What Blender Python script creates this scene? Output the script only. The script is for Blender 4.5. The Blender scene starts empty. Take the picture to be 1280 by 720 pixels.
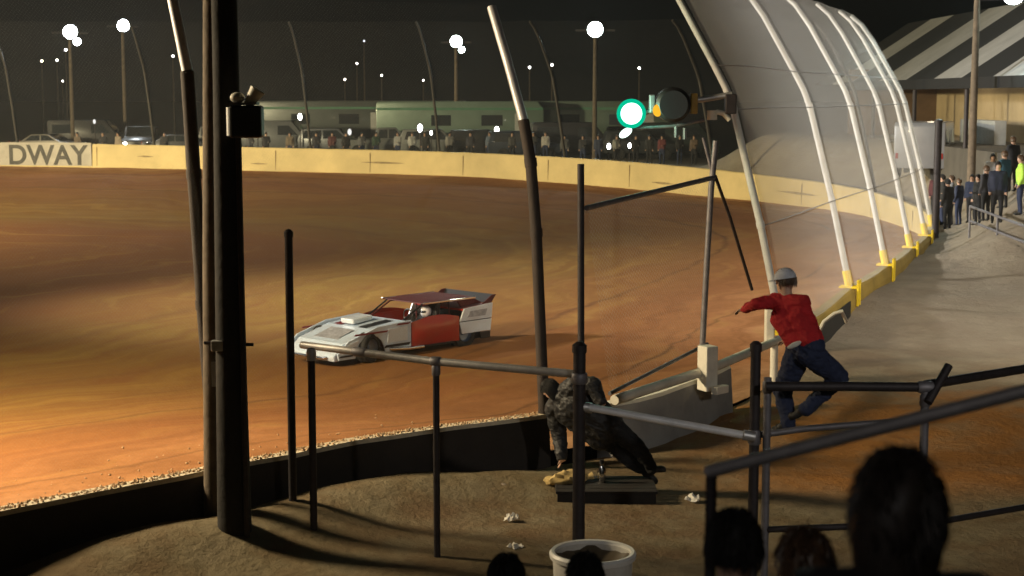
import bpy, bmesh, math, random
import numpy as np
from mathutils import Vector, Matrix, Euler

R = math.radians
rnd = random.Random(7)
scene = bpy.context.scene
COL = scene.collection

# ------------------------------------------------------------------ camera, sky, exposure
EYE = 5.35
F = 2000.0                       # focal length in units of a 1280 wide picture
PITCH = math.atan(240 / F)
cam_d = bpy.data.cameras.new('camera')
cam = bpy.data.objects.new('camera', cam_d)
COL.objects.link(cam)
cam.location = (0, 0, EYE)
cam.rotation_euler = (math.pi / 2 - PITCH, 0, 0)
cam_d.sensor_width = 36
cam_d.lens = 36 * F / 1280
cam_d.clip_end = 3000
cam_d.clip_start = 0.05
scene.camera = cam
cam_d.dof.use_dof = True
cam_d.dof.focus_distance = 24
cam_d.dof.aperture_fstop = 2.8

world = bpy.data.worlds.new('World')
scene.world = world
world.use_nodes = True
wn, wl = world.node_tree.nodes, world.node_tree.links
bg = wn['Background']
sky = wn.new('ShaderNodeTexSky')
sky.sky_type = 'NISHITA'
sky.sun_disc = False
sky.sun_elevation = R(-3)
sky.sun_rotation = R(200)
wl.new(sky.outputs[0], bg.inputs[0])
bg.inputs[1].default_value = 0.006

scene.view_settings.view_transform = 'Standard'
scene.view_settings.look = 'None'
scene.view_settings.exposure = 0.0
scene.view_settings.gamma = 1
scene.cycles.use_denoising = True
scene.cycles.max_bounces = 6
scene.cycles.transparent_max_bounces = 24
scene.cycles.volume_bounces = 0
scene.cycles.sample_clamp_indirect = 4
scene.cycles.sample_clamp_direct = 0

HAZE = 0.0003
# floodlights round the track and one added fill: (position, aim, watts, cone degrees, blend, colour)
WARM = (1.0, 0.80, 0.50)
COOL = (0.88, 0.97, 1.0)
SPOTS_NEAR = 30000.0


# ------------------------------------------------------------------ where things stand
def ray(u, v):
    a, b = (u - 640) / F, (360 - v) / F
    c, s = math.cos(PITCH), math.sin(PITCH)
    return Vector((a, c + b * s, -s + b * c))


def at(u, v, Y):
    d = ray(u, v)
    return Vector((0, 0, EYE)) + d * (Y / d.y)


def atz(u, v, z):
    d = ray(u, v)
    return Vector((0, 0, EYE)) + d * ((z - EYE) / d.z)


# ------------------------------------------------------------------ materials
MATS = {}


def mat(name, col, rough=0.7, metal=0.0, var=0.25, scale=3.0, bump=0.0, emit=None, estr=0.0, coat=0.0, dirt=None, dirt_amt=0.45):
    if name in MATS:
        return MATS[name]
    m = bpy.data.materials.new(name)
    m.use_nodes = True
    n, l = m.node_tree.nodes, m.node_tree.links
    b = n['Principled BSDF']
    b.inputs['Roughness'].default_value = rough
    b.inputs['Metallic'].default_value = metal
    if coat:
        b.inputs['Coat Weight'].default_value = coat
    tc = n.new('ShaderNodeTexCoord')
    nz = n.new('ShaderNodeTexNoise')
    nz.inputs['Scale'].default_value = scale
    nz.inputs['Detail'].default_value = 6
    nz.inputs['Roughness'].default_value = 0.65
    l.new(tc.outputs['Object'], nz.inputs['Vector'])
    rp = n.new('ShaderNodeValToRGB')
    rp.color_ramp.elements[0].position = 0.3
    rp.color_ramp.elements[1].position = 0.7
    d = dirt if dirt else tuple(c * (1 - var) for c in col)
    if dirt:
        d = tuple(c * (1 - dirt_amt) + e * dirt_amt for c, e in zip(col, dirt))
    rp.color_ramp.elements[0].color = (*d, 1)
    rp.color_ramp.elements[1].color = (*col, 1)
    l.new(nz.outputs['Fac'], rp.inputs['Fac'])
    l.new(rp.outputs['Color'], b.inputs['Base Color'])
    if bump:
        bp = n.new('ShaderNodeBump')
        bp.inputs['Strength'].default_value = bump
        bp.inputs['Distance'].default_value = 0.03
        l.new(nz.outputs['Fac'], bp.inputs['Height'])
        l.new(bp.outputs['Normal'], b.inputs['Normal'])
    if emit:
        b.inputs['Emission Color'].default_value = (*emit, 1)
        b.inputs['Emission Strength'].default_value = estr
    MATS[name] = m
    return m


def mesh_mat(name, pitch, wire, col=(0.42, 0.42, 0.40)):
    """chain link: two crossing sets of wires over a UV map laid out in metres"""
    if name in MATS:
        return MATS[name]
    m = bpy.data.materials.new(name)
    m.use_nodes = True
    n, l = m.node_tree.nodes, m.node_tree.links
    b = n['Principled BSDF']
    b.inputs['Base Color'].default_value = (*col, 1)
    b.inputs['Roughness'].default_value = 0.6
    b.inputs['Metallic'].default_value = 0.15
    out = n['Material Output']
    uv = n.new('ShaderNodeUVMap')
    sp = n.new('ShaderNodeSeparateXYZ')
    l.new(uv.outputs[0], sp.inputs[0])

    def M(op, a, bb=None):
        k = n.new('ShaderNodeMath')
        k.operation = op
        for i, q in enumerate((a, bb)):
            if q is None:
                continue
            if isinstance(q, (int, float)):
                k.inputs[i].default_value = q
            else:
                l.new(q, k.inputs[i])
        return k.outputs[0]
    ws = []
    for op in ('ADD', 'SUBTRACT'):
        s = M(op, sp.outputs[0], sp.outputs[1])
        fr = M('FRACT', M('DIVIDE', s, pitch))
        ws.append(M('LESS_THAN', fr, wire))
    w = M('MAXIMUM', ws[0], ws[1])
    tr = n.new('ShaderNodeBsdfTransparent')
    mx = n.new('ShaderNodeMixShader')
    l.new(w, mx.inputs[0])
    l.new(tr.outputs[0], mx.inputs[1])
    tl = n.new('ShaderNodeBsdfTranslucent')
    tl.inputs[0].default_value = (*col, 1)
    m2 = n.new('ShaderNodeMixShader')
    m2.inputs[0].default_value = .5
    l.new(b.outputs[0], m2.inputs[1])
    l.new(tl.outputs[0], m2.inputs[2])
    l.new(m2.outputs[0], mx.inputs[2])
    l.new(mx.outputs[0], out.inputs['Surface'])
    MATS[name] = m
    return m


def lamp_mat(name, col, strength):
    if name in MATS:
        return MATS[name]
    m = bpy.data.materials.new(name)
    m.use_nodes = True
    n, l = m.node_tree.nodes, m.node_tree.links
    e = n.new('ShaderNodeEmission')
    e.inputs[0].default_value = (*col, 1)
    e.inputs[1].default_value = strength
    l.new(e.outputs[0], n['Material Output'].inputs['Surface'])
    MATS[name] = m
    return m


concrete = mat('concrete', (0.34, 0.32, 0.29), 0.85, var=0.45, scale=1.6, bump=0.4)
wood_dark = mat('creosote_wood', (0.013, 0.010, 0.008), 0.85, var=0.5, scale=5, bump=0.6)
wood_brown = mat('weathered_wood', (0.17, 0.13, 0.09), 0.85, var=0.45, scale=5, bump=0.6)
galv = mat('galvanised_steel', (0.55, 0.55, 0.55), 0.45, 0.6, var=0.35, scale=4, bump=0.1)
galv_dull = mat('dull_galvanised_steel', (0.24, 0.23, 0.25), 0.55, 0.5, var=0.4, scale=6, bump=0.1)
steel_dark = mat('dark_weathered_steel', (0.05, 0.042, 0.045), 0.6, 0.4, var=0.45, scale=8, bump=0.15)
white_paint = mat('chipped_white_paint', (0.80, 0.77, 0.66), 0.55, var=0.25, scale=3, bump=0.15)
yellow_paint = mat('yellow_paint', (0.80, 0.58, 0.02), 0.5, var=0.2, scale=4)
black_paint = mat('black_paint', (0.016, 0.016, 0.018), 0.45, var=0.3, scale=5)
skin_m = mat('skin', (0.50, 0.31, 0.22), 0.55, var=0.12, scale=12)


# ------------------------------------------------------------------ mesh building
class MB:
    def __init__(self):
        self.v, self.f, self.mi = [], [], []
        self.uv = None

    def add(self, vs, fs, mi=0):
        o = len(self.v)
        self.v += [tuple(p) for p in vs]
        self.f += [tuple(i + o for i in q) for q in fs]
        self.mi += [mi] * len(fs)
        return self

    def box(self, c, s, rot=None, mi=0):
        hx, hy, hz = s[0] / 2, s[1] / 2, s[2] / 2
        M = rot if rot is not None else Matrix.Identity(3)
        vs = [Vector(c) + M @ Vector((x, y, z)) for x in (-hx, hx) for y in (-hy, hy) for z in (-hz, hz)]
        fs = [(0, 1, 3, 2), (4, 6, 7, 5), (0, 4, 5, 1), (2, 3, 7, 6), (0, 2, 6, 4), (1, 5, 7, 3)]
        return self.add(vs, fs, mi)

    def tube(self, pts, r, seg=10, caps=True, mi=0):
        pts = [Vector(p) for p in pts]
        rs = r if isinstance(r, (list, tuple)) else [r] * len(pts)
        rings, vs, fs = [], [], []
        up = Vector((0, 0, 1))
        prev = None
        for i, p in enumerate(pts):
            d = (pts[min(i + 1, len(pts) - 1)] - pts[max(i - 1, 0)])
            d = d.normalized() if d.length > 1e-9 else Vector((0, 0, 1))
            if prev is None:
                a = up if abs(d.z) < 0.95 else Vector((1, 0, 0))
                x = d.cross(a).normalized()
            else:
                x = (prev - d * prev.dot(d)).normalized()
            prev = x
            y = d.cross(x).normalized()
            rings.append(len(vs))
            for k in range(seg):
                t = 2 * math.pi * k / seg
                vs.append(p + (x * math.cos(t) + y * math.sin(t)) * rs[i])
        for i in range(len(pts) - 1):
            a, b = rings[i], rings[i + 1]
            for k in range(seg):
                k2 = (k + 1) % seg
                fs.append((a + k, a + k2, b + k2, b + k))
        if caps:
            fs.append(tuple(reversed(range(rings[0], rings[0] + seg))))
            fs.append(tuple(range(rings[-1], rings[-1] + seg)))
        return self.add(vs, fs, mi)

    def ell(self, c, r, rot=None, nu=16, nv=10, mi=0):
        M = rot if rot is not None else Matrix.Identity(3)
        vs, fs = [], []
        c = Vector(c)
        for j in range(1, nv):
            ph = math.pi * j / nv
            for i in range(nu):
                t = 2 * math.pi * i / nu
                vs.append(c + M @ Vector((r[0] * math.sin(ph) * math.cos(t), r[1] * math.sin(ph) * math.sin(t), r[2] * math.cos(ph))))
        top, bot = len(vs), len(vs) + 1
        vs.append(c + M @ Vector((0, 0, r[2])))
        vs.append(c + M @ Vector((0, 0, -r[2])))
        for j in range(nv - 2):
            for i in range(nu):
                i2 = (i + 1) % nu
                fs.append((j * nu + i, (j + 1) * nu + i, (j + 1) * nu + i2, j * nu + i2))
        for i in range(nu):
            i2 = (i + 1) % nu
            fs.append((i, i2, top))
            fs.append(((nv - 2) * nu + i2, (nv - 2) * nu + i, bot))
        return self.add(vs, fs, mi)

    def lathe(self, c, prof, seg=24, axis='z', mi=0):
        """prof: (radius, height) pairs"""
        vs, fs = [], []
        c = Vector(c)
        for r, h in prof:
            for k in range(seg):
                t = 2 * math.pi * k / seg
                q = Vector((r * math.cos(t), r * math.sin(t), h))
                if axis == 'y':
                    q = Vector((q.x, q.z, q.y))
                elif axis == 'x':
                    q = Vector((q.z, q.x, q.y))
                vs.append(c + q)
        for i in range(len(prof) - 1):
            for k in range(seg):
                k2 = (k + 1) % seg
                fs.append((i * seg + k, i * seg + k2, (i + 1) * seg + k2, (i + 1) * seg + k))
        return self.add(vs, fs, mi)

    def prism(self, poly, y0, y1, mi=0):
        """poly in (x, z), extruded along y"""
        n = len(poly)
        vs = [(x, y0, z) for x, z in poly] + [(x, y1, z) for x, z in poly]
        fs = [tuple(range(n)), tuple(reversed(range(n, 2 * n)))]
        for i in range(n):
            j = (i + 1) % n
            fs.append((i, i + n, j + n, j))
        return self.add(vs, fs, mi)

    def build(self, name, m, parent=None, bevel=0.0, smooth=False, loc=None):
        me = bpy.data.meshes.new(name)
        me.from_pydata(self.v, [], self.f)
        ms = m if isinstance(m, (list, tuple)) else [m]
        for q in ms:
            me.materials.append(q)
        me.polygons.foreach_set('material_index', self.mi)
        bm = bmesh.new()
        bm.from_mesh(me)
        bmesh.ops.recalc_face_normals(bm, faces=bm.faces)
        if bevel:
            es = [e for e in bm.edges if len(e.link_faces) == 2 and e.calc_face_angle(0) > 0.6]
            bmesh.ops.bevel(bm, geom=es, offset=bevel, segments=2, affect='EDGES', profile=0.5, clamp_overlap=True)
        bm.to_mesh(me)
        bm.free()
        o = bpy.data.objects.new(name, me)
        COL.objects.link(o)
        if smooth:
            for p in me.polygons:
                p.use_smooth = True
            try:
                me.set_sharp_from_angle(angle=R(40))
            except Exception:
                pass
        if parent is not None:
            o.parent = parent
        if loc is not None:
            o.location = loc
        return o


def tag(o, label, cat, group=None):
    o['label'] = label
    o['category'] = cat
    if group:
        o['group'] = group
    return o


def thing(name, label, cat, loc=(0, 0, 0), rz=0.0, group=None):
    o = bpy.data.objects.new(name, None)
    COL.objects.link(o)
    o.location = loc
    o.rotation_euler = (0, 0, rz)
    o.empty_display_size = 0.2
    return tag(o, label, cat, group)


def setting(o, kind='structure'):
    o['kind'] = kind
    return o


def kids(o):
    return [q for q in bpy.data.objects if q.parent is o]


def copy_tree(o, parent=None):
    c = o.copy()
    COL.objects.link(c)
    if parent is not None:
        c.parent = parent
    for ch in kids(o):
        copy_tree(ch, c)
    return c


def rotz(a):
    return Matrix.Rotation(a, 3, 'Z')


def align(d, up=(0, 0, 1)):
    """matrix whose x axis is d"""
    x = Vector(d).normalized()
    z = Vector(up)
    y = z.cross(x).normalized()
    z = x.cross(y)
    return Matrix((x, y, z)).transposed()


# ------------------------------------------------------------------ the line of the wall
# (x, y, wall top, track height inside, ground height outside)
def wp(u, v, zt, zi, zo):
    p = atz(u, v, zt)
    return (p.x, p.y, zt, zi, zo)


WP = [(-34, -9, .8, .3, 0), (-22, 1.6, .8, .3, 0), (-13.5, 9.6, .8, .3, 0),
      wp(0, 636, .80, .30, 0), wp(270, 583, .80, .30, 0), wp(480, 543, .80, .28, 0), wp(680, 516, .80, .25, .0),
      wp(790, 497, .83, .22, .02), wp(905, 456, .92, .2, .1), wp(968, 424, 1.0, .2, .25), wp(1062, 360, 1.0, .2, .55),
      wp(1107, 332, 1.0, .15, .62), wp(1145, 304, 1.0, .1, .7), wp(1163, 288, 1.0, .1, .78),
      (15.6, 62, 1.15, .2, .9), (14.6, 69.5, 1.45, .35, 1.0), (9.7, 77, 1.85, .55, 1.1), (0, 87, 2.20, .88, 1.3),
      (-15, 92.5, 2.42, 1.08, 1.4), (-31, 96, 2.60, 1.22, 1.5), (-60, 99, 2.7, 1.3, 1.6), (-95, 99, 2.7, 1.3, 1.6)]


def spline(pts, step=0.5):
    out = []
    P = [np.array(p, float) for p in pts]
    P = [2 * P[0] - P[1]] + P + [2 * P[-1] - P[-2]]
    for i in range(1, len(P) - 2):
        n = max(2, int(np.hypot(*(P[i + 1][:2] - P[i][:2])) / step))
        for k in range(n):
            t = k / n
            a, b, c, d = P[i - 1], P[i], P[i + 1], P[i + 2]
            # chordal tangents keep the uneven spacing from overshooting
            l0, l1, l2 = (np.hypot(*(b - a)[:2]) + 1e-6, np.hypot(*(c - b)[:2]) + 1e-6, np.hypot(*(d - c)[:2]) + 1e-6)
            m1 = ((b - a) / l0 * l1 + (c - b) / l1 * l0) / (l0 + l1) * l1
            m2 = ((c - b) / l1 * l2 + (d - c) / l2 * l1) / (l1 + l2) * l1
            h = 2 * t ** 3 - 3 * t ** 2 + 1
            out.append(h * b + (t ** 3 - 2 * t ** 2 + t) * m1 + (-2 * t ** 3 + 3 * t ** 2) * c + (t ** 3 - t ** 2) * m2)
    out.append(P[-2])
    return np.array(out)


WALL = spline(WP, 0.5)
WX, WY = WALL[:, 0], WALL[:, 1]
TAN = np.gradient(WALL[:, :2], axis=0)
TAN /= np.linalg.norm(TAN, axis=1)[:, None]
NRM = np.stack([-TAN[:, 1], TAN[:, 0]], 1)       # points into the track


def wall_at_u(u, far=False):
    """index of the wall sample seen at picture column u (near branch or far branch)"""
    uu = 640 + WX / WY * F
    best, bi = 1e9, 0
    n = int(np.argmax(WX))
    rng = range(n, len(WX)) if far else range(0, n)
    for i in rng:
        if WY[i] < 12:
            continue
        c, s = math.cos(PITCH), math.sin(PITCH)
        z = WALL[i, 2]
        dz = z - EYE
        depth = WY[i] * c - dz * s
        ux = 640 + WX[i] / depth * F
        if abs(ux - u) < best:
            best, bi = abs(ux - u), i
    return bi


def near_wall(X, Y):
    """distance to the wall line, index of the nearest sample, signed (+ inside)"""
    sh = X.shape
    p = np.stack([X.ravel(), Y.ravel()], 1)
    d = np.empty(len(p))
    idx = np.empty(len(p), int)
    for k in range(0, len(p), 4000):
        q = p[k:k + 4000]
        dd = (q[:, 0:1] - WX[None]) ** 2 + (q[:, 1:2] - WY[None]) ** 2
        j = dd.argmin(1)
        idx[k:k + 4000] = j
        d[k:k + 4000] = np.sqrt(dd[np.arange(len(q)), j])
    off = ((p - WALL[idx, :2]) * NRM[idx]).sum(1)
    sgn = np.where(off >= 0, 1, -1)
    return (d * sgn).reshape(sh), idx.reshape(sh)


def value_noise(X, Y, s, seed):
    rs = np.random.RandomState(seed)
    g = rs.rand(64, 64)
    x, y = X / s + 100, Y / s + 100
    xi, yi = np.floor(x).astype(int), np.floor(y).astype(int)
    fx, fy = x - xi, y - yi
    fx, fy = fx * fx * (3 - 2 * fx), fy * fy * (3 - 2 * fy)
    G = lambda a, b: g[a % 64, b % 64]
    return (G(xi, yi) * (1 - fx) + G(xi + 1, yi) * fx) * (1 - fy) + (G(xi, yi + 1) * (1 - fx) + G(xi + 1, yi + 1) * fx) * fy - .5


def ground_height(X, Y):
    z = np.interp(Y, [-400, 24, 30, 40, 52, 62, 78, 105, 220, 500], [0, 0, .25, .62, .78, .95, 1.1, 1.5, 1.8, 2.0])
    return z


def bank(od, X, Y):
    # the earth bank the crowd stands on, outside the wall beyond the slope
    t = np.clip((od - .2) / 3.4, 0, 1)
    q = np.clip((Y - 40) / 10, 0, 1) * np.clip((X - 8) / 5, 0, 1) * np.clip((95 - Y) / 15, 0, 1)
    return 2.3 * t * t * (3 - 2 * t) * q * q * (3 - 2 * q)


def ground_at(x, y):
    X, Y = np.array([[float(x)]]), np.array([[float(y)]])
    sd, ix = near_wall(X, Y)
    od = np.maximum(-sd, 0)
    near = np.exp(-od / 5.0) * np.where((Y > 36) & (X > 5), np.exp(-od / 1.5), 1)
    return float(((ground_height(X, Y) + bank(od, X, Y)) * (1 - near) + WALL[ix, 4] * near)[0, 0])


# ------------------------------------------------------------------ terrain
def terrain():
    xs = np.concatenate([[-600, -300, -160], np.arange(-110, -46, 2.0), np.arange(-46, 26, 0.45), np.arange(26, 60, 2.0), [90, 160, 300, 600]])
    ys = np.concatenate([[-60, -30, -15], np.arange(-8, 10, 1.0), np.arange(10, 40, 0.40), np.arange(40, 106, 0.6), np.arange(106, 140, 3), [180, 260, 400, 900]])
    X, Y = np.meshgrid(xs, ys, indexing='ij')
    sd, idx = near_wall(X, Y)
    # snap the vertices nearest the line onto it, so both sheets end under the wall
    snap = np.abs(sd) < 0.27
    X = np.where(snap, WX[idx], X)
    Y = np.where(snap, WY[idx], Y)
    sd = np.where(snap, 0, sd)
    w = np.clip(1 - np.maximum(sd, 0) / 15.0, 0, 1)
    w = w * w * (3 - 2 * w) * .55 + w * .45
    n1 = value_noise(X, Y, 2.3, 1)
    n2 = value_noise(X, Y, .9, 2)
    n3 = value_noise(X, Y, 6.0, 3)
    zi = -.45 + w * (WALL[idx, 3] + .45) + n1 * .05 + n3 * .08 + n2 * .02
    od = np.maximum(-sd, 0)
    berm = np.exp(-((od - .7) / .8) ** 2) * .20 * (0.6 + 1.6 * np.maximum(n1 + .25, 0))
    berm *= np.where(WALL[idx, 1] < 26, 1, .3)
    gh = ground_height(X, Y) + bank(od, X, Y)
    near = np.exp(-od / 5.0) * np.where((Y > 36) & (X > 5), np.exp(-od / 1.5), 1)
    zo = gh * (1 - near) + WALL[idx, 4] * near + berm + n1 * .14 + n2 * .07 + n3 * .12 * (Y > 15)
    n, m_ = X.shape
    vid = np.arange(n * m_).reshape(n, m_)
    quads = np.stack([vid[:-1, :-1], vid[1:, :-1], vid[1:, 1:], vid[:-1, 1:]], -1).reshape(-1, 4)
    s = sd.ravel()[quads]
    far = (np.abs(s) > 400).any(1)
    cx = X.ravel()[quads].mean(1)
    inside = (s.max(1) > 0.02)
    outside = (s.min(1) < -0.02) | (np.abs(s).max(1) < 1e-6)
    both = inside & outside
    # a quad crossing the line goes to both sheets, but sinks on its wrong side
    def onto_line(bad, z):
        return np.stack([np.where(bad, WX[idx], X), np.where(bad, WY[idx], Y), z], -1).reshape(-1, 3)
    xyz_i = onto_line(sd < 0, zi)
    xyz_o = onto_line(sd > 0, zo)

    def sheet(name, xyz, q, m):
        used = np.unique(q)
        remap = -np.ones(len(xyz), int)
        remap[used] = np.arange(len(used))
        me = bpy.data.meshes.new(name)
        me.from_pydata(xyz[used].tolist(), [], remap[q].tolist())
        at_ = me.attributes.new('wall_distance', 'FLOAT', 'POINT')
        at_.data.foreach_set('value', np.abs(sd).ravel()[used].astype(np.float32))
        me.polygons.foreach_set('use_smooth', [True] * len(me.polygons))
        me.materials.append(m)
        o = bpy.data.objects.new(name, me)
        COL.objects.link(o)
        return setting(o)
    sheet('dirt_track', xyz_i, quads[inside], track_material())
    sheet('ground', xyz_o, quads[outside], ground_material())


class NT:
    """short hand for shader nodes"""
    def __init__(self, m):
        self.n, self.l = m.node_tree.nodes, m.node_tree.links

    def noise(self, vec, scale, detail=5, rough=.6):
        k = self.n.new('ShaderNodeTexNoise')
        k.inputs['Scale'].default_value = scale
        k.inputs['Detail'].default_value = detail
        k.inputs['Roughness'].default_value = rough
        self.l.new(vec, k.inputs['Vector'])
        return k.outputs['Fac']

    def math(self, op, a, b=None, clamp=False):
        k = self.n.new('ShaderNodeMath')
        k.operation = op
        k.use_clamp = clamp
        for i, q in enumerate((a, b)):
            if q is None:
                continue
            if isinstance(q, (int, float)):
                k.inputs[i].default_value = q
            else:
                self.l.new(q, k.inputs[i])
        return k.outputs[0]

    def ramp(self, fac, stops, interp='LINEAR'):
        k = self.n.new('ShaderNodeValToRGB')
        r = k.color_ramp
        r.interpolation = interp
        while len(r.elements) < len(stops):
            r.elements.new(0.5)
        for e, (p, c) in zip(r.elements, stops):
            e.position = p
            e.color = (*c, 1) if len(c) == 3 else c
        self.l.new(fac, k.inputs[0])
        return k.outputs[0]

    def mix(self, fac, a, b, blend='MIX'):
        k = self.n.new('ShaderNodeMixRGB')
        k.blend_type = blend
        for i, q in enumerate((fac, a, b)):
            if isinstance(q, (int, float)):
                k.inputs[i].default_value = q
            elif isinstance(q, tuple):
                k.inputs[i].default_value = (*q, 1)
            else:
                self.l.new(q, k.inputs[i])
        return k.outputs[0]


def track_material():
    m = bpy.data.materials.new('red_clay')
    m.use_nodes = True
    t = NT(m)
    b = t.n['Principled BSDF']
    g = t.n.new('ShaderNodeNewGeometry')
    a = t.n.new('ShaderNodeAttribute')
    a.attribute_name = 'wall_distance'
    wd = a.outputs['Fac']
    pos = g.outputs['Position']
    big = t.noise(pos, .09, 4)
    mid = t.noise(pos, .6, 6)
    fine = t.noise(pos, 5.0, 6, .7)
    # the racing line: clay bands wobbling along the wall, the lamp's bright pool painted into the palest
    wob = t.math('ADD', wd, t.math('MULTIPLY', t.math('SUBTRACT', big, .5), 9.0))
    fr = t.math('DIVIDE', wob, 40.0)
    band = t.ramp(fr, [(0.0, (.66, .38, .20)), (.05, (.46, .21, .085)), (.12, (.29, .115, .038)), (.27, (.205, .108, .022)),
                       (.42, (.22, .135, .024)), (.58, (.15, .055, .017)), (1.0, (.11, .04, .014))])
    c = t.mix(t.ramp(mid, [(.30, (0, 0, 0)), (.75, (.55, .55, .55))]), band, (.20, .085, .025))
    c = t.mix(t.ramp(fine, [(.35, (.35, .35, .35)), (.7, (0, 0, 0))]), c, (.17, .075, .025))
    # long smeared streaks: polished dark clay and dry olive dust, drawn out along the lap
    cb = t.n.new('ShaderNodeCombineXYZ')
    t.l.new(t.math('MULTIPLY', wob, .55), cb.inputs[0])
    spx = t.n.new('ShaderNodeSeparateXYZ')
    t.l.new(pos, spx.inputs[0])
    t.l.new(t.math('MULTIPLY', t.math('ADD', spx.outputs[0], spx.outputs[1]), .035), cb.inputs[1])
    st = t.noise(cb.outputs[0], 2.2, 6, .62)
    c = t.mix(t.ramp(st, [(.32, (.55, .55, .55)), (.54, (0, 0, 0))]), c, (.16, .06, .018))
    c = t.mix(t.ramp(st, [(.54, (0, 0, 0)), (.76, (.4, .4, .4))]), c, (.38, .24, .06))
    # thin tyre grooves running parallel to the wall
    for d0, w0, k0 in ((3.1, .10, .8), (7.4, .16, .75), (10.2, .12, .3), (13.2, .3, .35), (18.0, .4, .3)):
        dist = t.math('ABSOLUTE', t.math('SUBTRACT', t.math('ADD', wd, t.math('MULTIPLY', t.math('SUBTRACT', mid, .5), .8)), d0))
        line = t.math('SUBTRACT', 1.0, t.math('DIVIDE', dist, w0), True)
        line = t.math('MULTIPLY', line, t.math('MULTIPLY', k0, t.ramp(big, [(.35, (.2, .2, .2)), (.6, (1, 1, 1))])))
        c = t.mix(line, c, (.09, .04, .015))
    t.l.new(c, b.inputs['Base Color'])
    rr = t.ramp(mid, [(.3, (.85, .85, .85)), (.7, (.98, .98, .98))])
    t.l.new(rr, b.inputs['Roughness'])
    b.inputs['Specular IOR Level'].default_value = .12
    bp = t.n.new('ShaderNodeBump')
    bp.inputs['Strength'].default_value = .4
    bp.inputs['Distance'].default_value = .04
    h = t.math('ADD', t.noise(pos, 2.5, 7, .65), t.math('MULTIPLY', fine, .6))
    t.l.new(h, bp.inputs['Height'])
    t.l.new(bp.outputs[0], b.inputs['Normal'])
    return m


def ground_material():
    m = bpy.data.materials.new('trodden_dirt_and_grass')
    m.use_nodes = True
    t = NT(m)
    b = t.n['Principled BSDF']
    g = t.n.new('ShaderNodeNewGeometry')
    pos = g.outputs['Position']
    sp = t.n.new('ShaderNodeSeparateXYZ')
    t.l.new(pos, sp.inputs[0])
    big = t.noise(pos, .22, 5)
    mid = t.noise(pos, 1.1, 7, .65)
    fine = t.noise(pos, 7.0, 6, .7)
    dirt = t.mix(fine, (.105, .068, .038), (.22, .15, .085))
    grass = t.mix(fine, (.10, .078, .042), (.22, .175, .10))
    # a tongue of spilled red clay leads in through the gate, dry grass lies beyond and before it
    clay = t.mix(fine, (.28, .12, .03), (.42, .19, .05))
    yb = t.math('ADD', sp.outputs[1], t.math('MULTIPLY', t.math('SUBTRACT', mid, .5), 2.6))
    xr = t.math('MULTIPLY', t.math('SUBTRACT', sp.outputs[0], 2.2), .5, True)
    c1 = t.math('MULTIPLY', t.math('SUBTRACT', yb, 20.6), .8, True)
    c2 = t.math('MULTIPLY', t.math('SUBTRACT', 28.0, yb), .6, True)
    cf = t.math('MULTIPLY', t.math('MULTIPLY', c1, c2), xr)
    gf = t.ramp(t.math('ADD', t.math('MULTIPLY', big, .6), t.math('MULTIPLY', mid, .4)), [(.42, (0, 0, 0)), (.56, (1, 1, 1))])
    c = t.mix(gf, dirt, grass)
    c = t.mix(cf, c, clay)
    # long pale trampled patches on the slope
    c = t.mix(t.ramp(mid, [(.45, (0, 0, 0)), (.75, (.6, .6, .6))]), c, (.27, .23, .16))
    slope = t.math('MULTIPLY', t.math('MULTIPLY', t.math('SUBTRACT', sp.outputs[1], 27.0), .2, True), .65)
    c = t.mix(slope, c, t.mix(mid, (.23, .20, .165), (.44, .385, .315)))
    t.l.new(c, b.inputs['Base Color'])
    b.inputs['Roughness'].default_value = .95
    b.inputs['Specular IOR Level'].default_value = .15
    bp = t.n.new('ShaderNodeBump')
    bp.inputs['Strength'].default_value = .7
    bp.inputs['Distance'].default_value = .08
    t.l.new(t.math('ADD', t.noise(pos, 3.0, 7, .7), t.math('MULTIPLY', fine, .5)), bp.inputs['Height'])
    t.l.new(bp.outputs[0], b.inputs['Normal'])
    return m


terrain()


# ------------------------------------------------------------------ concrete walls
def wall_mesh(i0, i1, mats, face_mi, th=.34, cap=None):
    """sweep of the wall profile between two samples of the line; sides: inside, top, outside"""
    mb = MB()
    prof = None
    rows = []
    vs = []
    for i in range(i0, i1 + 1):
        x, y, zt = WALL[i, :3]
        n = NRM[i]
        b = min(WALL[i, 3], WALL[i, 4]) - .6
        h = th / 2
        jit = 0.006 * math.sin(i * 1.7) + .004 * math.sin(i * 4.1)
        P = [(h, b), (h, WALL[i, 3] + .25), (h * .75, zt - .05 + jit), (h * .55, zt + jit), (-h * .55, zt + jit), (-h * .75, zt - .05 + jit), (-h, WALL[i, 4] + .15), (-h, b)]
        for o, z in P:
            vs.append((x + n[0] * o, y + n[1] * o, z))
    k = 8
    fs, mi = [], []
    for r in range(i1 - i0):
        for c in range(k - 1):
            fs.append((r * k + c, r * k + c + 1, (r + 1) * k + c + 1, (r + 1) * k + c))
            mi.append(face_mi[0] if c < 2 else face_mi[1] if c < 5 else face_mi[2])
    for r in (0, i1 - i0):
        q = tuple(range(r * k, r * k + k))
        fs.append(q)
        mi.append(face_mi[2])
    mb.v, mb.f, mb.mi = vs, fs, mi
    return mb


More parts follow.
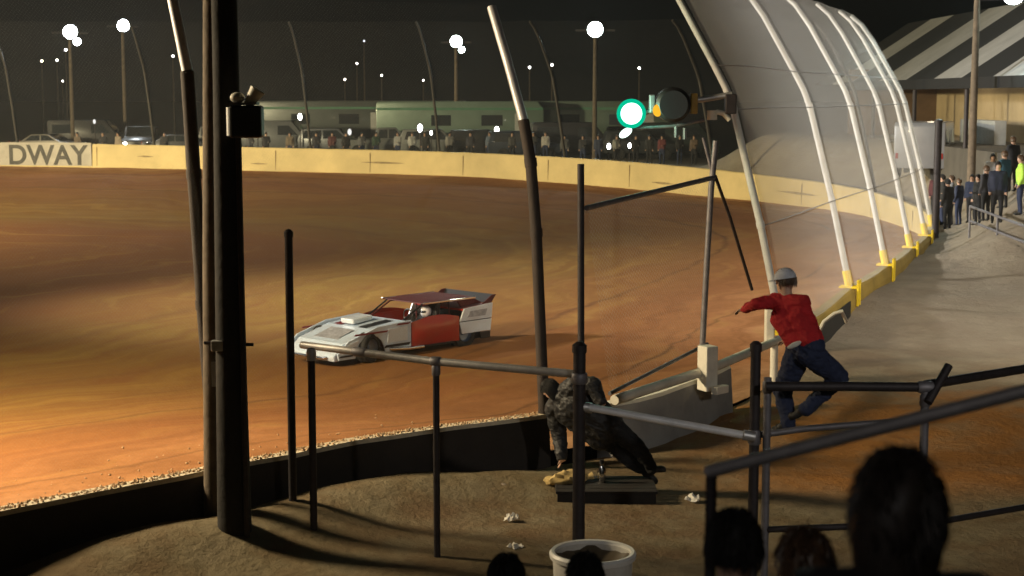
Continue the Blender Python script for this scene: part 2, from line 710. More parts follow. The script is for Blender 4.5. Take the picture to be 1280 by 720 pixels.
pale_wall = mat('beige_wall_paint', (0.62, 0.49, 0.235), 0.7, var=0.3, scale=.45, bump=0.2)
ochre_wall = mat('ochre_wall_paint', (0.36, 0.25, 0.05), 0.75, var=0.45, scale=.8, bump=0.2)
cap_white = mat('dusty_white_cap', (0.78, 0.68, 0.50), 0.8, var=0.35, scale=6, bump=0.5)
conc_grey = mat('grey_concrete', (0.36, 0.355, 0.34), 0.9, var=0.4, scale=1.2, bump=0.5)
conc_shaded = mat('shaded_dark_concrete', (0.045, 0.036, 0.03), 0.9, var=0.5, scale=1.0, bump=0.5)  # unlit back of the near wall, its shade put into a darker concrete

iA, iB = 0, wall_at_u(681)
iC, iD = wall_at_u(742), wall_at_u(903)
iE = wall_at_u(1003)
iEnd = len(WALL) - 1
o = wall_mesh(iA, iB, 3, (0, 1, 2)).build('concrete_wall', [pale_wall, cap_white, conc_shaded])
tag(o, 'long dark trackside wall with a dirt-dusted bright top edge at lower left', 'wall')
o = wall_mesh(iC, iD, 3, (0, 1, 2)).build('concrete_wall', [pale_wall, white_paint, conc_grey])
tag(o, 'short grey concrete wall section with white cap beside the open gate', 'wall')
farwall = wall_mesh(iE, iEnd, 3, (0, 1, 2)).build('concrete_wall', [pale_wall, pale_wall, ochre_wall])
for p_ in farwall.data.polygons:
    if p_.material_index == 1 and farwall.data.vertices[p_.vertices[0]].co.y < 52 and farwall.data.vertices[p_.vertices[0]].co.x > 0:
        p_.material_index = 2
tag(farwall, 'long beige wall curving round the far side of the dirt track', 'wall')

# cast joints every few metres of the far wall, and scuffs where cars have rubbed it
joint_m = mat('dark_joint', (.26, .19, .10), .9)
scuff_m = mat('tyre_scuff', (.36, .27, .14), .85, var=.6, scale=5)
rj_ = random.Random(11)
k = iE + 8
while k < iEnd - 4:
    n, t_ = Vector((*NRM[k], 0)), Vector((*TAN[k], 0))
    zt0, zb0 = WALL[k, 2], WALL[k, 3]
    q = Vector((WALL[k, 0], WALL[k, 1], 0)) + n * .166
    MB().box((q.x, q.y, (zt0 + zb0) / 2 - .05), (.035, .02, zt0 - zb0 - .25), align(t_)).build('cast_joint', joint_m, farwall)
    for m_ in range(1 if rj_.random() < .25 else 0):
        a_ = k + rj_.randint(1, 9)
        if a_ + 5 >= iEnd:
            break
        L = rj_.randint(2, 5)
        zz = rj_.uniform(.2, .6)
        vs = []
        for r_ in range(L + 1):
            i = a_ + r_
            w = .05 * math.sin(math.pi * r_ / L) + .008
            f = .20 + zz * (WALL[i, 2] - WALL[i, 3] - .4)
            # the face leans in above the kick, so follow it
            hgt = WALL[i, 3] + f
            o_ = .17 if hgt <= WALL[i, 3] + .25 else .17 - .0425 * (hgt - WALL[i, 3] - .25) / max(.05, WALL[i, 2] - .05 - WALL[i, 3] - .25)
            for s_ in (-1, 1):
                vs.append((WALL[i, 0] + NRM[i][0] * (o_ + .006), WALL[i, 1] + NRM[i][1] * (o_ + .006), hgt + w * s_))
        MB().add(vs, [(2 * r_, 2 * r_ + 1, 2 * r_ + 3, 2 * r_ + 2) for r_ in range(L)]).build('scuff', scuff_m, farwall)
    k += 11
# black sheet standing in for the shade on the near end of that wall
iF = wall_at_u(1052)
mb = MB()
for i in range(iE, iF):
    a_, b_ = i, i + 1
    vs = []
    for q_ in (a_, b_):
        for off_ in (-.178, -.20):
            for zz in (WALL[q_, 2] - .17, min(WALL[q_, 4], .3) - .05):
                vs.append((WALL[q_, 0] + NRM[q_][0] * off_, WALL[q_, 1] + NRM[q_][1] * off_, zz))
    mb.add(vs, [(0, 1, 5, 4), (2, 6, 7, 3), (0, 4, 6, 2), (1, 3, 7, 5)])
tag(mb.build('shade_sheet', mat('shade_black', (.012, .011, .010), .8)), 'added black sheet imitating shade on the near end of the yellow-topped wall', 'shade sheet')

# white painted panel with the lettering on the far wall
iL = wall_at_u(14, True)
iR = wall_at_u(107, True)
pl = Vector((WALL[iL, 0], WALL[iL, 1], 0)) + Vector((*NRM[iL], 0)) * .20
pr = Vector((WALL[iR, 0], WALL[iR, 1], 0)) + Vector((*NRM[iR], 0)) * .20
along = (pr - pl).normalized()
zb, zt_ = WALL[iL, 3], WALL[iL, 2]
sign_white = mat('sign_white_paint', (0.40, 0.37, 0.33), 0.7, var=0.3, scale=1.2)
sign_black = mat('sign_black_paint', (0.07, 0.065, 0.06), 0.7, var=0.6, scale=2.0)
mb = MB()
Mx = align(along)
cen = (pl + pr) / 2 - along * 4.0
mb.box((cen.x, cen.y, (zb + zt_) / 2 + .03), ((pr - pl).length + 8.4, .05, zt_ - zb - .02), Mx)
panel = mb.build('painted_panel', sign_white, farwall)
fc = bpy.data.curves.new('lettering', 'FONT')
fc.body = 'DWAY'
fc.size = 1.62
fc.extrude = .012
fc.offset = .035
fc.space_character = 1.02
fo = bpy.data.objects.new('lettering_curve', fc)
COL.objects.link(fo)
dg = bpy.context.evaluated_depsgraph_get()
lm = bpy.data.meshes.new_from_object(fo.evaluated_get(dg))
bpy.data.objects.remove(fo)
w_ = max(v.co.x for v in lm.vertices)
lm.transform(Matrix.Scale((pr - pl).length / w_, 4, (1, 0, 0)))
lm.materials.clear()
lm.materials.append(sign_black)
lt = bpy.data.objects.new('lettering', lm)
COL.objects.link(lt)
lt.parent = panel
zax = Vector((0, 0, 1))
yax = zax
xax = along
nax = xax.cross(yax)       # faces the camera
base = pl + nax * .034 + Vector((0, 0, zb + .12))
lt.matrix_world = Matrix(((xax.x, yax.x, nax.x, base.x), (xax.y, yax.y, nax.y, base.y), (xax.z, yax.z, nax.z, base.z), (0, 0, 0, 1)))


# ------------------------------------------------------------------ catch fences
PROF_R = [(0, 0), (.45, 2.0), (1.0, 4.1), (1.16, 4.5), (1.38, 4.9), (2.1, 6.15), (2.5, 6.7), (2.85, 7.0)]
PROF_L = [(0, 0), (.2, 2.6), (.34, 3.6), (.52, 4.2), (.9, 5.0), (1.34, 5.85)]
white_post = mat('white_fence_post', (0.56, 0.56, 0.55), 0.5, var=0.25, scale=3, bump=0.1)
grey_post = mat('grey_fence_post', (0.06, 0.058, 0.055), 0.5, 0.3, var=0.3, scale=3, bump=0.1)


def post_path(i, prof, lift=0.0):
    x, y, z = WALL[i, :3]
    n = NRM[i]
    return [Vector((x + n[0] * t, y + n[1] * t, z + h + lift)) for t, h in prof]


def add_post(i, prof, parent, m, r=.075, foot=True, lower=None):
    pp = post_path(i, prof)
    rs = [r * (1 - .25 * k / (len(pp) - 1)) for k in range(len(pp))]
    if lower:
        ks = 3
        p = MB().tube(pp[:ks + 1], r, 10).build('post', lower, parent, smooth=True)
        MB().tube(pp[ks:], [r * .8] * (len(pp) - ks), 10).build('extension', m, p, smooth=True)
        foot = False
    else:
        p = MB().tube(pp, rs, 10).build('post', m, parent, smooth=True)
    # collars where the lengths of pipe join
    for k in (1, 2):
        d = (pp[k + 1] - pp[k - 1]).normalized()
        MB().tube([pp[k] - d * .06, pp[k] + d * .06], r * 1.12, 10).build('collar', lower or m, p, smooth=True)
    if foot:
        b = MB()
        t = Vector((*TAN[i], 0))
        n = Vector((*NRM[i], 0))
        A = align(t)
        q = Vector(WALL[i, :3])
        for s in (-1, 1):
            b.box(q + t * .13 * s - n * .21 - Vector((0, 0, .12)), (.055, .05, .55), A)
            b.box(q + t * .13 * s + Vector((0, 0, .03)), (.055, .44, .05), A)
        b.box(q - n * .21 + Vector((0, 0, .17)), (.34, .05, .06), A)
        b.tube([q + n * .0, q + Vector((0, 0, .4)) + n * .09], r * 1.35, 10)
        b.build('foot_bracket', yellow_paint, p, bevel=.008)
    return p, pp


def mesh_panel(paths, parent, m, name='mesh_panel'):
    me = bpy.data.meshes.new(name)
    vs, fs, uvs = [], [], []
    n = len(paths[0])
    us = [0.0]
    for a, b in zip(paths, paths[1:]):
        us.append(us[-1] + (a[0] - b[0]).length)
    for p in paths:
        vs += [tuple(q) for q in p]
    hv = [0.0]
    for a, b in zip(paths[0], paths[0][1:]):
        hv.append(hv[-1] + (a - b).length)
    for r in range(len(paths) - 1):
        for k in range(n - 1):
            fs.append((r * n + k, (r + 1) * n + k, (r + 1) * n + k + 1, r * n + k + 1))
            uvs += [(us[r], hv[k]), (us[r + 1], hv[k]), (us[r + 1], hv[k + 1]), (us[r], hv[k + 1])]
    me.from_pydata(vs, [], fs)
    ul = me.uv_layers.new(name='UVMap')
    for i, q in enumerate(uvs):
        ul.data[i].uv = q
    me.materials.append(m)
    o = bpy.data.objects.new(name, me)
    COL.objects.link(o)
    o.parent = parent
    return o


def fence_run(root, idx, prof, m, meshm, r, foot=True, cables=True, lift=.05, step=3, lower=None, prof2=None):
    for i in idx:
        add_post(i, (prof2 if prof2 and i != idx[-1] else prof), root, m, r, foot, lower)
    for a, b in zip(idx, idx[1:]):
        ids = list(range(a, b, step)) + [b]
        # the mesh hangs just outside the posts, sagging a touch between them
        ps = []
        for i in ids:
            s = math.sin(math.pi * (i - a) / (b - a))
            n = Vector((*NRM[i], 0))
            ps.append([q - n * (.085 + .05 * s) - Vector((0, 0, .05 * s)) for q in post_path(i, prof, lift)])
        mesh_panel(ps, root, meshm)
    if cables:
        for k in (1, 2, 4):
            mb = MB()
            for a, b in zip(idx, idx[1:]):
                pts = []
                for i in list(range(a, b, step)) + [b]:
                    n = Vector((*NRM[i], 0))
                    pts.append(post_path(i, prof)[k] - n * .08)
                mb.tube(pts, .012, 5)
            mb.build('cable', galv_dull, root)


mesh_right = mesh_mat('chain_link_dense', .075, .17, (.50, .50, .49))
mesh_left = mesh_mat('chain_link_fine', .05, .014, (.25, .25, .25))
mesh_far = mesh_mat('chain_link_far', .075, .06, (.07, .07, .07))

n_east = int(np.argmax(WX))
ri = [int(np.argmin(np.abs(WY[:n_east] - y))) for y in (29.0, 36.2, 41.2, 46.0, 50.0, 53.6)]
rf = thing('catch_fence', 'tall catch fence with white curved posts on yellow feet at right', 'fence', (0, 0, 0))
fence_run(rf, ri, PROF_R, white_post, mesh_right, .072)

steel_brown = mat('dark_brown_steel', (.05, .036, .03), .8, .2, var=.4, scale=6, bump=.2)  # lower lengths of the near posts, darker than the upper
galv_mid = mat('weathered_galvanised', (.62, .61, .63), .5, .3, var=.3, scale=3, bump=.1)
PROF_A = [(0, 0), (.2, 2.0), (.33, 3.6), (.42, 4.85), (.72, 5.8), (1.1, 6.5)]
lf = thing('catch_fence', 'two separate curved fence posts with thin mesh on the dark near wall', 'fence', (0, 0, 0))
li = [wall_at_u(-120), wall_at_u(268), wall_at_u(679)]
fence_run(lf, li, PROF_L, galv_mid, mesh_left, .085, foot=False, cables=False, lower=steel_brown, prof2=PROF_A)

ff = thing('catch_fence', 'dim far catch fence of grey posts and mesh above the beige wall', 'fence', (0, 0, 0))
i0 = int(np.argmin(np.hypot(WX - 15.0, WY - 67)))
fi = [i0] + [wall_at_u(u, True) for u in (890, 705, 548, 388, 188, 20, -150)]
fence_run(ff, fi, PROF_R, grey_post, mesh_far, .08, foot=False, cables=False)


# ------------------------------------------------------------------ floodlights
def floodlight(name, label, top, ground_z, aim, watts, cone, col, blob, group, heads=2, pole_r=.16, glow=60, real=True, emit_name=None, reach=.25, offs=(0, 0, 0)):
    """pole with a crossarm and floodlight heads; the lamp's own light is a spot at the heads"""
    top = Vector(top)
    root = thing(name, label, 'floodlight', (top.x, top.y, ground_z), 0, group)
    h = top.z - ground_z
    MB().tube([(0, 0, -.3), (0, 0, h * .5), (0, 0, h + .25)], [pole_r, pole_r * .85, pole_r * .65], 12).build('pole', wood_brown, root, smooth=True)
    d = Vector(aim) - top
    dh = Vector((d.x, d.y, 0)).normalized()
    side = Vector((-dh.y, dh.x, 0))
    w = blob * 1.15
    arm = MB()
    arm.box((0, 0, h), (w * 2.0, .1, .12), align(side))
    if reach > 1:
        arm.tube([(0, 0, h - .5), dh * reach + Vector((0, 0, h))], .06, 8)
    if Vector(offs).length > .1:
        arm.tube([(0, 0, h - .1), Vector(offs) * 1.1 + Vector((0, 0, h - .05))], .05, 8)
    arm.build('crossarm', steel_dark, root)
    n = heads
    dn = d.normalized()
    for k in range(n):
        s = 0 if k == 0 else blob * .42
        c = Vector((0, 0, h + .05 - (0 if k == 0 else blob * .62))) + side * s + dh * reach + Vector(offs)
        M = align(dn)
        hd = MB()
        rr = blob / 2 * (1 if k == 0 else .55)
        # bell shaped housing round the lens
        prof = [(rr * .35, -.30), (rr * .5, -.25), (rr * .92, -.05), (rr, .0), (rr * .95, .02)]
        vs, fs, seg = [], [], 16
        for r_, x_ in prof:
            for q in range(seg):
                t = 2 * math.pi * q / seg
                vs.append(c + M @ Vector((x_, r_ * math.cos(t), r_ * math.sin(t))))
        for i in range(len(prof) - 1):
            for q in range(seg):
                q2 = (q + 1) % seg
                fs.append((i * seg + q, i * seg + q2, (i + 1) * seg + q2, (i + 1) * seg + q))
        fs.append(tuple(range(seg)))
        hd.add(vs, fs)
        hh = hd.build('lamp_head', steel_dark, root, smooth=True)
        ln = MB()
        seg = 16
        vs = [c + M @ Vector((.03, 0, 0))] + [c + M @ Vector((-.0, rr * .9 * math.cos(2 * math.pi * q / seg), rr * .9 * math.sin(2 * math.pi * q / seg))) for q in range(seg)]
        ln.add(vs, [(0, 1 + q, 1 + (q + 1) % seg) for q in range(seg)])
        ln.build('lens', lamp_mat(emit_name or 'flood_lens', col, glow), hh)
    if real and watts > 0:
        ld = bpy.data.lights.new('flood', 'SPOT')
        ld.energy = watts
        ld.color = col
        ld.spot_size = R(cone)
        ld.spot_blend = 1.0
        ld.shadow_soft_size = 1.1 if watts > 13000 else .35
        lo = bpy.data.objects.new('flood', ld)
        COL.objects.link(lo)
        lo.parent = root
        lo.location = Vector((0, 0, h)) + dh * reach + dn * .35
        lo.rotation_euler = dn.to_track_quat('-Z', 'Y').to_euler()
    return root


GF = 'floodlights round the track'
# in the frame, beyond the far wall
floodlight('floodlight_pole', 'large bright floodlight above left, lamp cluster nearest the left edge of the far side', at(87, 41, 108), 1.5, (-8, 60, 0), 1500, 120, COOL, 1.02, GF, 2, emit_name='flood_lens_cool')
floodlight('floodlight_pole', 'bright white floodlight high above the letters of the far wall', at(153, 33, 112), 1.5, (0, 60, 0), 1500, 120, COOL, .92, GF, 1, emit_name='flood_lens_cool')
floodlight('floodlight_pole', 'bright greenish floodlight left of the tilted fence post top', at(570, 53, 106), 1.5, (0, 50, 0), 1500, 120, (.80, 1.0, .93), .86, GF, 2, emit_name='flood_lens_green')
floodlight('floodlight_pole', 'bright floodlight between the lone curved post and the right-hand fence', at(744, 38, 100), 1.5, (2, 40, 0), 2000, 120, (.82, 1.0, .95), 1.05, GF, 1, emit_name='flood_lens_green')
lp_ = at(1211, 256, 57)
floodlight('floodlight_pole', 'slim brown pole with a greenish floodlight in front of the striped roof, top right', (lp_.x + .05, 57, at(1211, -4, 57).z), lp_.z, (10, 40, 0), 900, 140, (.80, 1.0, .95), .8, GF, 1, emit_name='flood_lens_green', offs=(1.28, 0, 0))
# out of the frame, round the track: these light the clay
LG = 'floodlights on the near side of the track'
floodlight('floodlight_pole', 'tall floodlight pole on the infield aimed at the near straight', (-13.5, 21.5, 8), -.2, (-6.5, 26, 0), 17000, 155, WARM, .6, LG, 3, emit_name='flood_lens_warm')
floodlight('floodlight_pole', 'low floodlight pole on the infield aimed at the far turn', (-48, 58, 8.5), -.4, (-3, 88, 1.0), 150000, 130, (1, .84, .48), .6, LG, 3, emit_name='flood_lens_warm')
floodlight('floodlight_pole', 'tall floodlight pole on the infield aimed at the right-hand fence', (-30, 40, 11), -.4, (13, 48, 4.5), 125000, 60, (1.0, .97, .90), .6, LG, 3, emit_name='flood_lens_warm')
floodlight('floodlight_pole', 'tall floodlight pole right of the stands aimed at the gate', (18, 19, 11), 0, (9.5, 38, 0), 17000, 60, (1.0, .88, .70), .5, LG, 2, emit_name='flood_lens_warm')
floodlight('floodlight_pole', 'floodlight pole behind the stands lighting the aisle', (9, -5, 10), 0, (4.4, 24, 0), 3600, 38, (1.0, .95, .88), .4, LG, 1, emit_name='flood_lens_warm')
floodlight('floodlight_pole', 'added small fill lamp pole behind the left end of the stands', (-6, -5, 8.5), 0, (2, 6, 4), 430, 60, (1.0, .94, .9), .3, LG, 1, emit_name='flood_lens_warm')  # unseen lamp added to lift the handrail

# small far lights: (u, v, distance, size, colour, words)
FAR = [(52, 77, 150, .38, (1, .85, .6), 'small amber lamp far off, leftmost under the big left floodlight'),
       (71, 76, 150, .36, (1, .97, .9), 'small white lamp just right of the amber one at far left'),
       (82, 63, 145, .42, (1, 1, 1), 'small lamp directly below the large left floodlight'),
       (78, 102, 160, .28, (1, .97, .9), 'tiny low lamp below the cluster at far left'),
       (216, 71, 150, .38, (1, .98, .92), 'small lone lamp left of the utility pole'),
       (455, 52, 150, .34, (.8, .82, .9), 'dim highest small lamp left of the greenish floodlight'),
       (446, 80, 160, .34, (1, .93, .88), 'small lamp just under the dim highest lamp mid-left'),
       (431, 100, 160, .36, (1, .9, .8), 'small lamp lowest of the mid-left string'),
       (477, 95, 165, .36, (1, .97, .88), 'small lamp right of the mid-left string'),
       (529, 101, 170, .30, (1, .95, .9), 'tiny faint lamp lower left of the greenish floodlight'),
       (662, 85, 150, .42, (1, .98, .92), 'small slim lamp right of the tilted post'),
       (690, 82, 155, .42, (1, .95, .85), 'small lamp second to the right of the tilted post'),
       (799, 86, 150, .42, (1, .95, .9), 'small lamp above the green signal light')]
for k, (u, v, Y, s, c, lab) in enumerate(FAR):
    floodlight('far_lamp_post', lab, at(u, v, Y), 1.7, (0, 40, 0), 0, 90, c, s * .6, 'small lamps far beyond the track', 1, .08, glow=14 if k != 5 else 2.0, real=False, emit_name='far_lens_%d' % (k))


# ------------------------------------------------------------------ utility pole, wooden pole, lone posts
ub = atz(294, 690, 0.02)
up_ = thing('utility_pole', 'thick dark wooden utility pole with electric box in the left foreground', 'utility pole', ub)
MB().tube([(0, 0, -.4), (.0, 0, 2), (.01, 0, 5.5), (.0, 0, 12)], [.21, .18, .15, .13], 20).build('pole', wood_dark, up_, smooth=True)
mb = MB()
mb.tube([(.17, -.15, 0), (.16, -.14, 4.9)], .035, 8)
mb.build('conduit', steel_dark, up_, smooth=True)
bx = at(307, 152, ub.y - .3) - ub
b = MB()
b.box((bx.x + .02, -.34, bx.z), (.36, .24, .36))
eb = b.build('electric_box', black_paint, up_, bevel=.03)
MB().box((bx.x + .0, -.34, bx.z + .2), (.3, .2, .03)).build('box_lid', galv_dull, eb)
hx = at(298, 122, ub.y - .3) - ub
MB().ell((hx.x, -.36, hx.z), (.085, .085, .06)).tube([(hx.x, -.36, hx.z), (hx.x + .01, -.33, hx.z - .12)], .03, 8).build('insulator', white_paint, up_, smooth=True)
hx2 = at(319, 121, ub.y - .3) - ub
MB().tube([(hx2.x - .08, -.36, hx2.z - .1), (hx2.x + .04, -.36, hx2.z + .08)], [.05, .09], 12).build('insulator', white_paint, up_, smooth=True)
mx = at(290, 152, ub.y - .3) - ub
MB().tube([(mx.x - .0, -.26, mx.z - .16), (mx.x, -.26, mx.z + .16)], .07, 12).build('meter_can', galv, up_, smooth=True)
b1 = at(270, 430, ub.y) - ub
MB().box((b1.x + .04, -.12, b1.z), (.14, .1, .12)).build('bracket', galv, up_, bevel=.01)
MB().tube([(-.3, -.05, b1.z + .02), (.27, -.05, b1.z)], .02, 8).build('step_bolt', steel_dark, up_)
mb = MB()
for k in range(5):
    mb.tube([(.0, 0, 8.3 + .02 * k), (-6, -6 - .3 * k, 7.9 + .15 * k), (-14, -14 - .6 * k, 8.4 + .1 * k)], .012, 5)
wb = atz(271, 668, 0.05)
wpo = thing('wooden_pole', 'pale brown wooden pole standing right behind the dark utility pole', 'pole', wb)
wtop = at(266, 0, wb.y) - wb
MB().tube([(-.02, 0, -.4), (wtop.x * .5 - .02, 0, wtop.z * .5), (wtop.x, 0, wtop.z), (wtop.x - .02, 0, wtop.z + 3)], [.14, .125, .115, .1], 14).build('pole', wood_brown, wpo, smooth=True)
MB().box((wtop.x * .7, -.13, 2.0), (.12, .02, .3)).build('metal_tag', galv, wpo)

b = at(367, 674, 19.35)
o = thing('steel_post', 'tall plain dark steel post right of the utility pole', 'post', (b.x, b.y, 0))
ht = at(367, 290, 19.35).z
MB().tube([(0, 0, -.3), (0, 0, ht)], .05, 12).build('shaft', steel_dark, o, smooth=True)
MB().lathe((0, 0, ht), [(.058, -.06), (.058, .0), (.03, .03), (0, .04)], 12).build('cap', steel_dark, o, smooth=True)


# ------------------------------------------------------------------ pipe railings in front of the stand
def pipe(name, pts, r, m, parent, origin):
    return MB().tube([Vector(p) - Vector(origin) for p in pts], r, 10).build(name, m, parent, smooth=True)


ZR = 2.35
o0 = atz(389, 440, ZR)
rl = thing('pipe_railing', 'dull pipe railing with sloping top rail from the utility pole to the thick post', 'railing', (o0.x, o0.y, 0))
og = (o0.x, o0.y, 0)
pA, pB, pC = atz(377, 431, ZR), atz(545, 452, ZR), atz(722, 468, ZR)
pipe('top_rail', [pA, pB, pC], .045, mat('rail_galvanised', (.50, .48, .47), .45, .3, var=.35, scale=6, bump=.1), rl, og)
for p, r in ((o0, .045), (pB, .04)):
    pipe('post', [(p.x, p.y, -.3), (p.x, p.y, ZR - .03)], r, steel_dark, rl, og)
pc = at(724, 430, 17.1)
pipe('end_post', [(pc.x, pc.y - .08, -.3), (pc.x, pc.y - .08, pc.z)], .07, steel_dark, rl, og)
MB().lathe(Vector((pc.x, pc.y - .08, pc.z)) - Vector(og), [(.08, -.08), (.08, 0), (.04, .035), (0, .04)], 12).build('post_cap', steel_dark, rl, smooth=True)
MB().lathe(Vector((o0.x, o0.y, ZR)) - Vector(og), [(.055, -.1), (.06, -.02), (.05, .04), (0, .055)], 12).build('fitting', galv, rl, smooth=True)
MB().box(Vector((pA.x - .02, pA.y, .1)) - Vector(og), (.18, .18, .22)).build('footing', concrete, rl, bevel=.02)

def fitting(p, d, r, parent, origin, L=.12):
    d = Vector(d).normalized()
    q = Vector(p) - Vector(origin)
    MB().tube([q - d * L / 2, q - d * L * .38, q + d * L * .38, q + d * L / 2], [r * 1.12, r * 1.3, r * 1.3, r * 1.12], 10).build('fitting', galv_dull, parent, smooth=True)


fitting(pB, pC - pB, .045, rl, og)
fitting(pB - Vector((0, 0, .1)), (0, 0, 1), .04, rl, og)
fitting(pc - Vector((0, .08, .36)), (0, 0, 1), .07, rl, og)
fitting(pA * .55 + pB * .45, pB - pA, .045, rl, og, .2)
# right hand railing
pD, pE = at(945, 430, 16.7), at(955, 472, 16.6)
og2 = (pD.x, pD.y, 0)
rr = thing('pipe_railing', 'dark pipe railing at right on which the person in red leans', 'railing', og2)
pipe('post', [(pD.x, pD.y, -.3), (pD.x, pD.y, pD.z)], .055, steel_dark, rr, og2)
pipe('post', [(pE.x + .04, pE.y, -.3), (pE.x + .04, pE.y, pE.z)], .042, galv_dull, rr, og2)
MB().lathe(Vector((pD.x, pD.y, pD.z)) - Vector(og2), [(.065, -.08), (.065, 0), (.03, .03), (0, .035)], 12).build('post_cap', steel_dark, rr, smooth=True)
pF = atz(1157, 484, ZR)
pipe('post', [(pF.x, pF.y, -.3), (pF.x, pF.y, ZR + .02)], .045, galv_dull, rr, og2)
pG = atz(1300, 458, ZR)
e0 = atz(957, 483, ZR)
pipe('top_rail', [e0, atz(1060, 483, ZR), pF], .05, steel_dark, rr, og2)
pipe('top_rail', [pF + Vector((0, .02, .02)), pG, atz(1420, 438, ZR)], .05, steel_dark, rr, og2)
pipe('brace', [at(1160, 503, pF.y - .1), at(1186, 457, pF.y + .1)], .045, steel_dark, rr, og2)
pipe('low_rail', [at(958, 662, 16.6), at(1070, 658, pF.y - .2), at(1157, 655, pF.y)], .035, steel_dark, rr, og2)
pipe('low_rail', [at(1157, 655, pF.y), at(1420, 610, atz(1420, 438, ZR).y)], .035, steel_dark, rr, og2)
q = atz(1420, 438, ZR)
pipe('post', [(q.x, q.y, -.3), (q.x, q.y, ZR)], .045, galv_dull, rr, og2)
pipe('foot_brace', [at(948, 544, 16.75), at(1006, 536, 16.75), at(1157, 524, pF.y + .1)], .035, galv_dull, rr, og2)

fitting(pF, pF - e0, .05, rr, og2, .16)
fitting(pF - Vector((0, 0, .14)), (0, 0, 1), .045, rr, og2)
fitting((pE.x + .04, pE.y, pE.z - .1), (0, 0, 1), .042, rr, og2)
fitting((pD.x, pD.y, 1.75), (0, 0, 1), .055, rr, og2, .16)

# bright brace between the two thick posts
p0, p1 = at(729, 508, 17.02), at(941, 546, 16.62)
o = thing('steel_pipe', 'bright galvanised pipe sloping between the two thick posts', 'pipe', p0)
pipe('tube', [p0, p1], .042, mat('bright_galvanised', (.86, .86, .88), .35, .15, var=.2, scale=6), o, p0)
MB().tube([(-.02, -.0, 0), (.10, .0, -.02)], .056, 10).build('clamp', galv, o, smooth=True)
MB().tube([p1 - p0 - Vector((.1, 0, -.02)), p1 - p0 + Vector((.02, 0, 0))], .056, 10).build('clamp', galv, o, smooth=True)

# aisle handrail close to the camera
h0, h1 = at(884, 590, 5.6), at(1300, 484, 5.0)
o = thing('handrail', 'wide grey aisle handrail rising to the right in front of the railing', 'handrail', (h0.x, h0.y, 2.4))
ogh = (h0.x, h0.y, 2.4)
hm = mat('worn_grey_rail', (.36, .34, .345), .5, .3, var=.3, scale=8, bump=.1)
pipe('rail', [h0, (h0 + h1) / 2, h1, h1 + (h1 - h0) * .35], .024, hm, o, ogh)
pipe('post', [(h0.x + .015, h0.y, 2.5), (h0.x + .015, h0.y, h0.z - .01)], .021, steel_dark, o, ogh)
hb = h1 + (h1 - h0) * .3
pipe('post', [(hb.x, hb.y, 2.5), (hb.x, hb.y, hb.z - .01)], .021, steel_dark, o, ogh)

# ------------------------------------------------------------------ the gate in the wall
g0 = WALL[wall_at_u(727)]
g1i = wall_at_u(884)
g1 = WALL[g1i]
gp0b = at(727, 516, 22.4)
gp0t = at(726, 205, 22.4)
ogg = (gp0b.x, gp0b.y, 0)
gt = thing('chain_link_gate', 'tall chain link gate frame between a thin dark post and the white block', 'gate', ogg)
pipe('gate_post', [(gp0b.x, gp0b.y, -.2), (gp0t.x, gp0t.y, gp0t.z)], .05, steel_dark, gt, ogg)
yg = g1[1] + .1
gb, gtop = at(878, 432, yg), at(895, 176, yg)
pipe('gate_post', [gb, at(884, 320, yg), at(889, 235, yg), gtop], .05, galv_dull, gt, ogg)
tr0, tr1 = at(733, 260, 22.4), at(892, 222, yg)
pipe('top_rail', [tr0, tr1], .04, galv_dull, gt, ogg)
br0, br1 = at(762, 492, 22.6), at(884, 430, yg)
pipe('bottom_rail', [br0, br1], .03, galv_dull, gt, ogg)
pipe('stay', [at(894, 220, yg), at(912, 270, yg + .6), at(940, 362, yg + 1.8)], .028, steel_dark, gt, ogg)
pipe('stay', [at(879, 172, yg), at(892, 222, yg)], .028, galv_dull, gt, ogg)
gm = MB()
mesh_panel([[br0 - Vector(ogg), tr0 - Vector(ogg)], [br1 - Vector(ogg), tr1 - Vector(ogg)]], gt, mesh_mat('chain_link_gate', .075, .04, (.3, .3, .28)))

# white pipe barrier and block
q0, q1, q2 = at(768, 500, 22.7), at(886, 462, 25.0), at(975, 424, 28.0)
o = thing('white_pipe_barrier', 'thick white pipe rail on a white block, rising to the person in red', 'barrier', (q0.x, q0.y, 0))
oq = (q0.x, q0.y, 0)
pipe('pipe_rail', [q0, q1, q2], .075, white_paint, o, oq)
bb0 = at(884, 488, 24.7)
bh = at(884, 432, 24.7)
MB().box(Vector((bb0.x, bb0.y, (bb0.z + bh.z) / 2)) - Vector(oq), (.22, .26, bh.z - bb0.z), rotz(.5)).build('block', white_paint, o, bevel=.02)
e = at(898, 489, 24.6)
MB().box(Vector(at(900, 487, 24.5)) - Vector(oq), (.3, .12, .12), rotz(.8)).build('lug', white_paint, o, bevel=.01)
pz = at(968, 425, 28.0)
MB().tube([Vector((pz.x, pz.y, .1)) - Vector(oq), pz - Vector(oq)], .07, 10).build('support', white_paint, o, smooth=True)
MB().box(Vector(at(962, 402, 27.8)) - Vector(oq), (.16, .2, .9)).build('upright', white_paint, o, bevel=.02)

# curved white hoop by the wall end
o = MB().tube([at(1022, 418, 27), at(1030, 402, 27), at(1043, 392, 27), at(1052, 389, 27), at(1058, 402, 27.2)], .035, 8).build('bent_pipe', white_paint, smooth=True)
tag(o, 'small bent pale pipe sticking up at the end of the yellow wall', 'pipe')
# point at the shaded gap under the yellow wall end
p = at(1030, 395, 28.6)

# ------------------------------------------------------------------ signal light on the first fence post
sp = at(912, 126, 28.75)
sg = thing('signal_light', 'track signal with a lit green lamp on an arm from the fence post', 'signal light', sp)
S0 = sp


def rel(u, v, Y=28.7):
    return at(u, v, Y) - S0


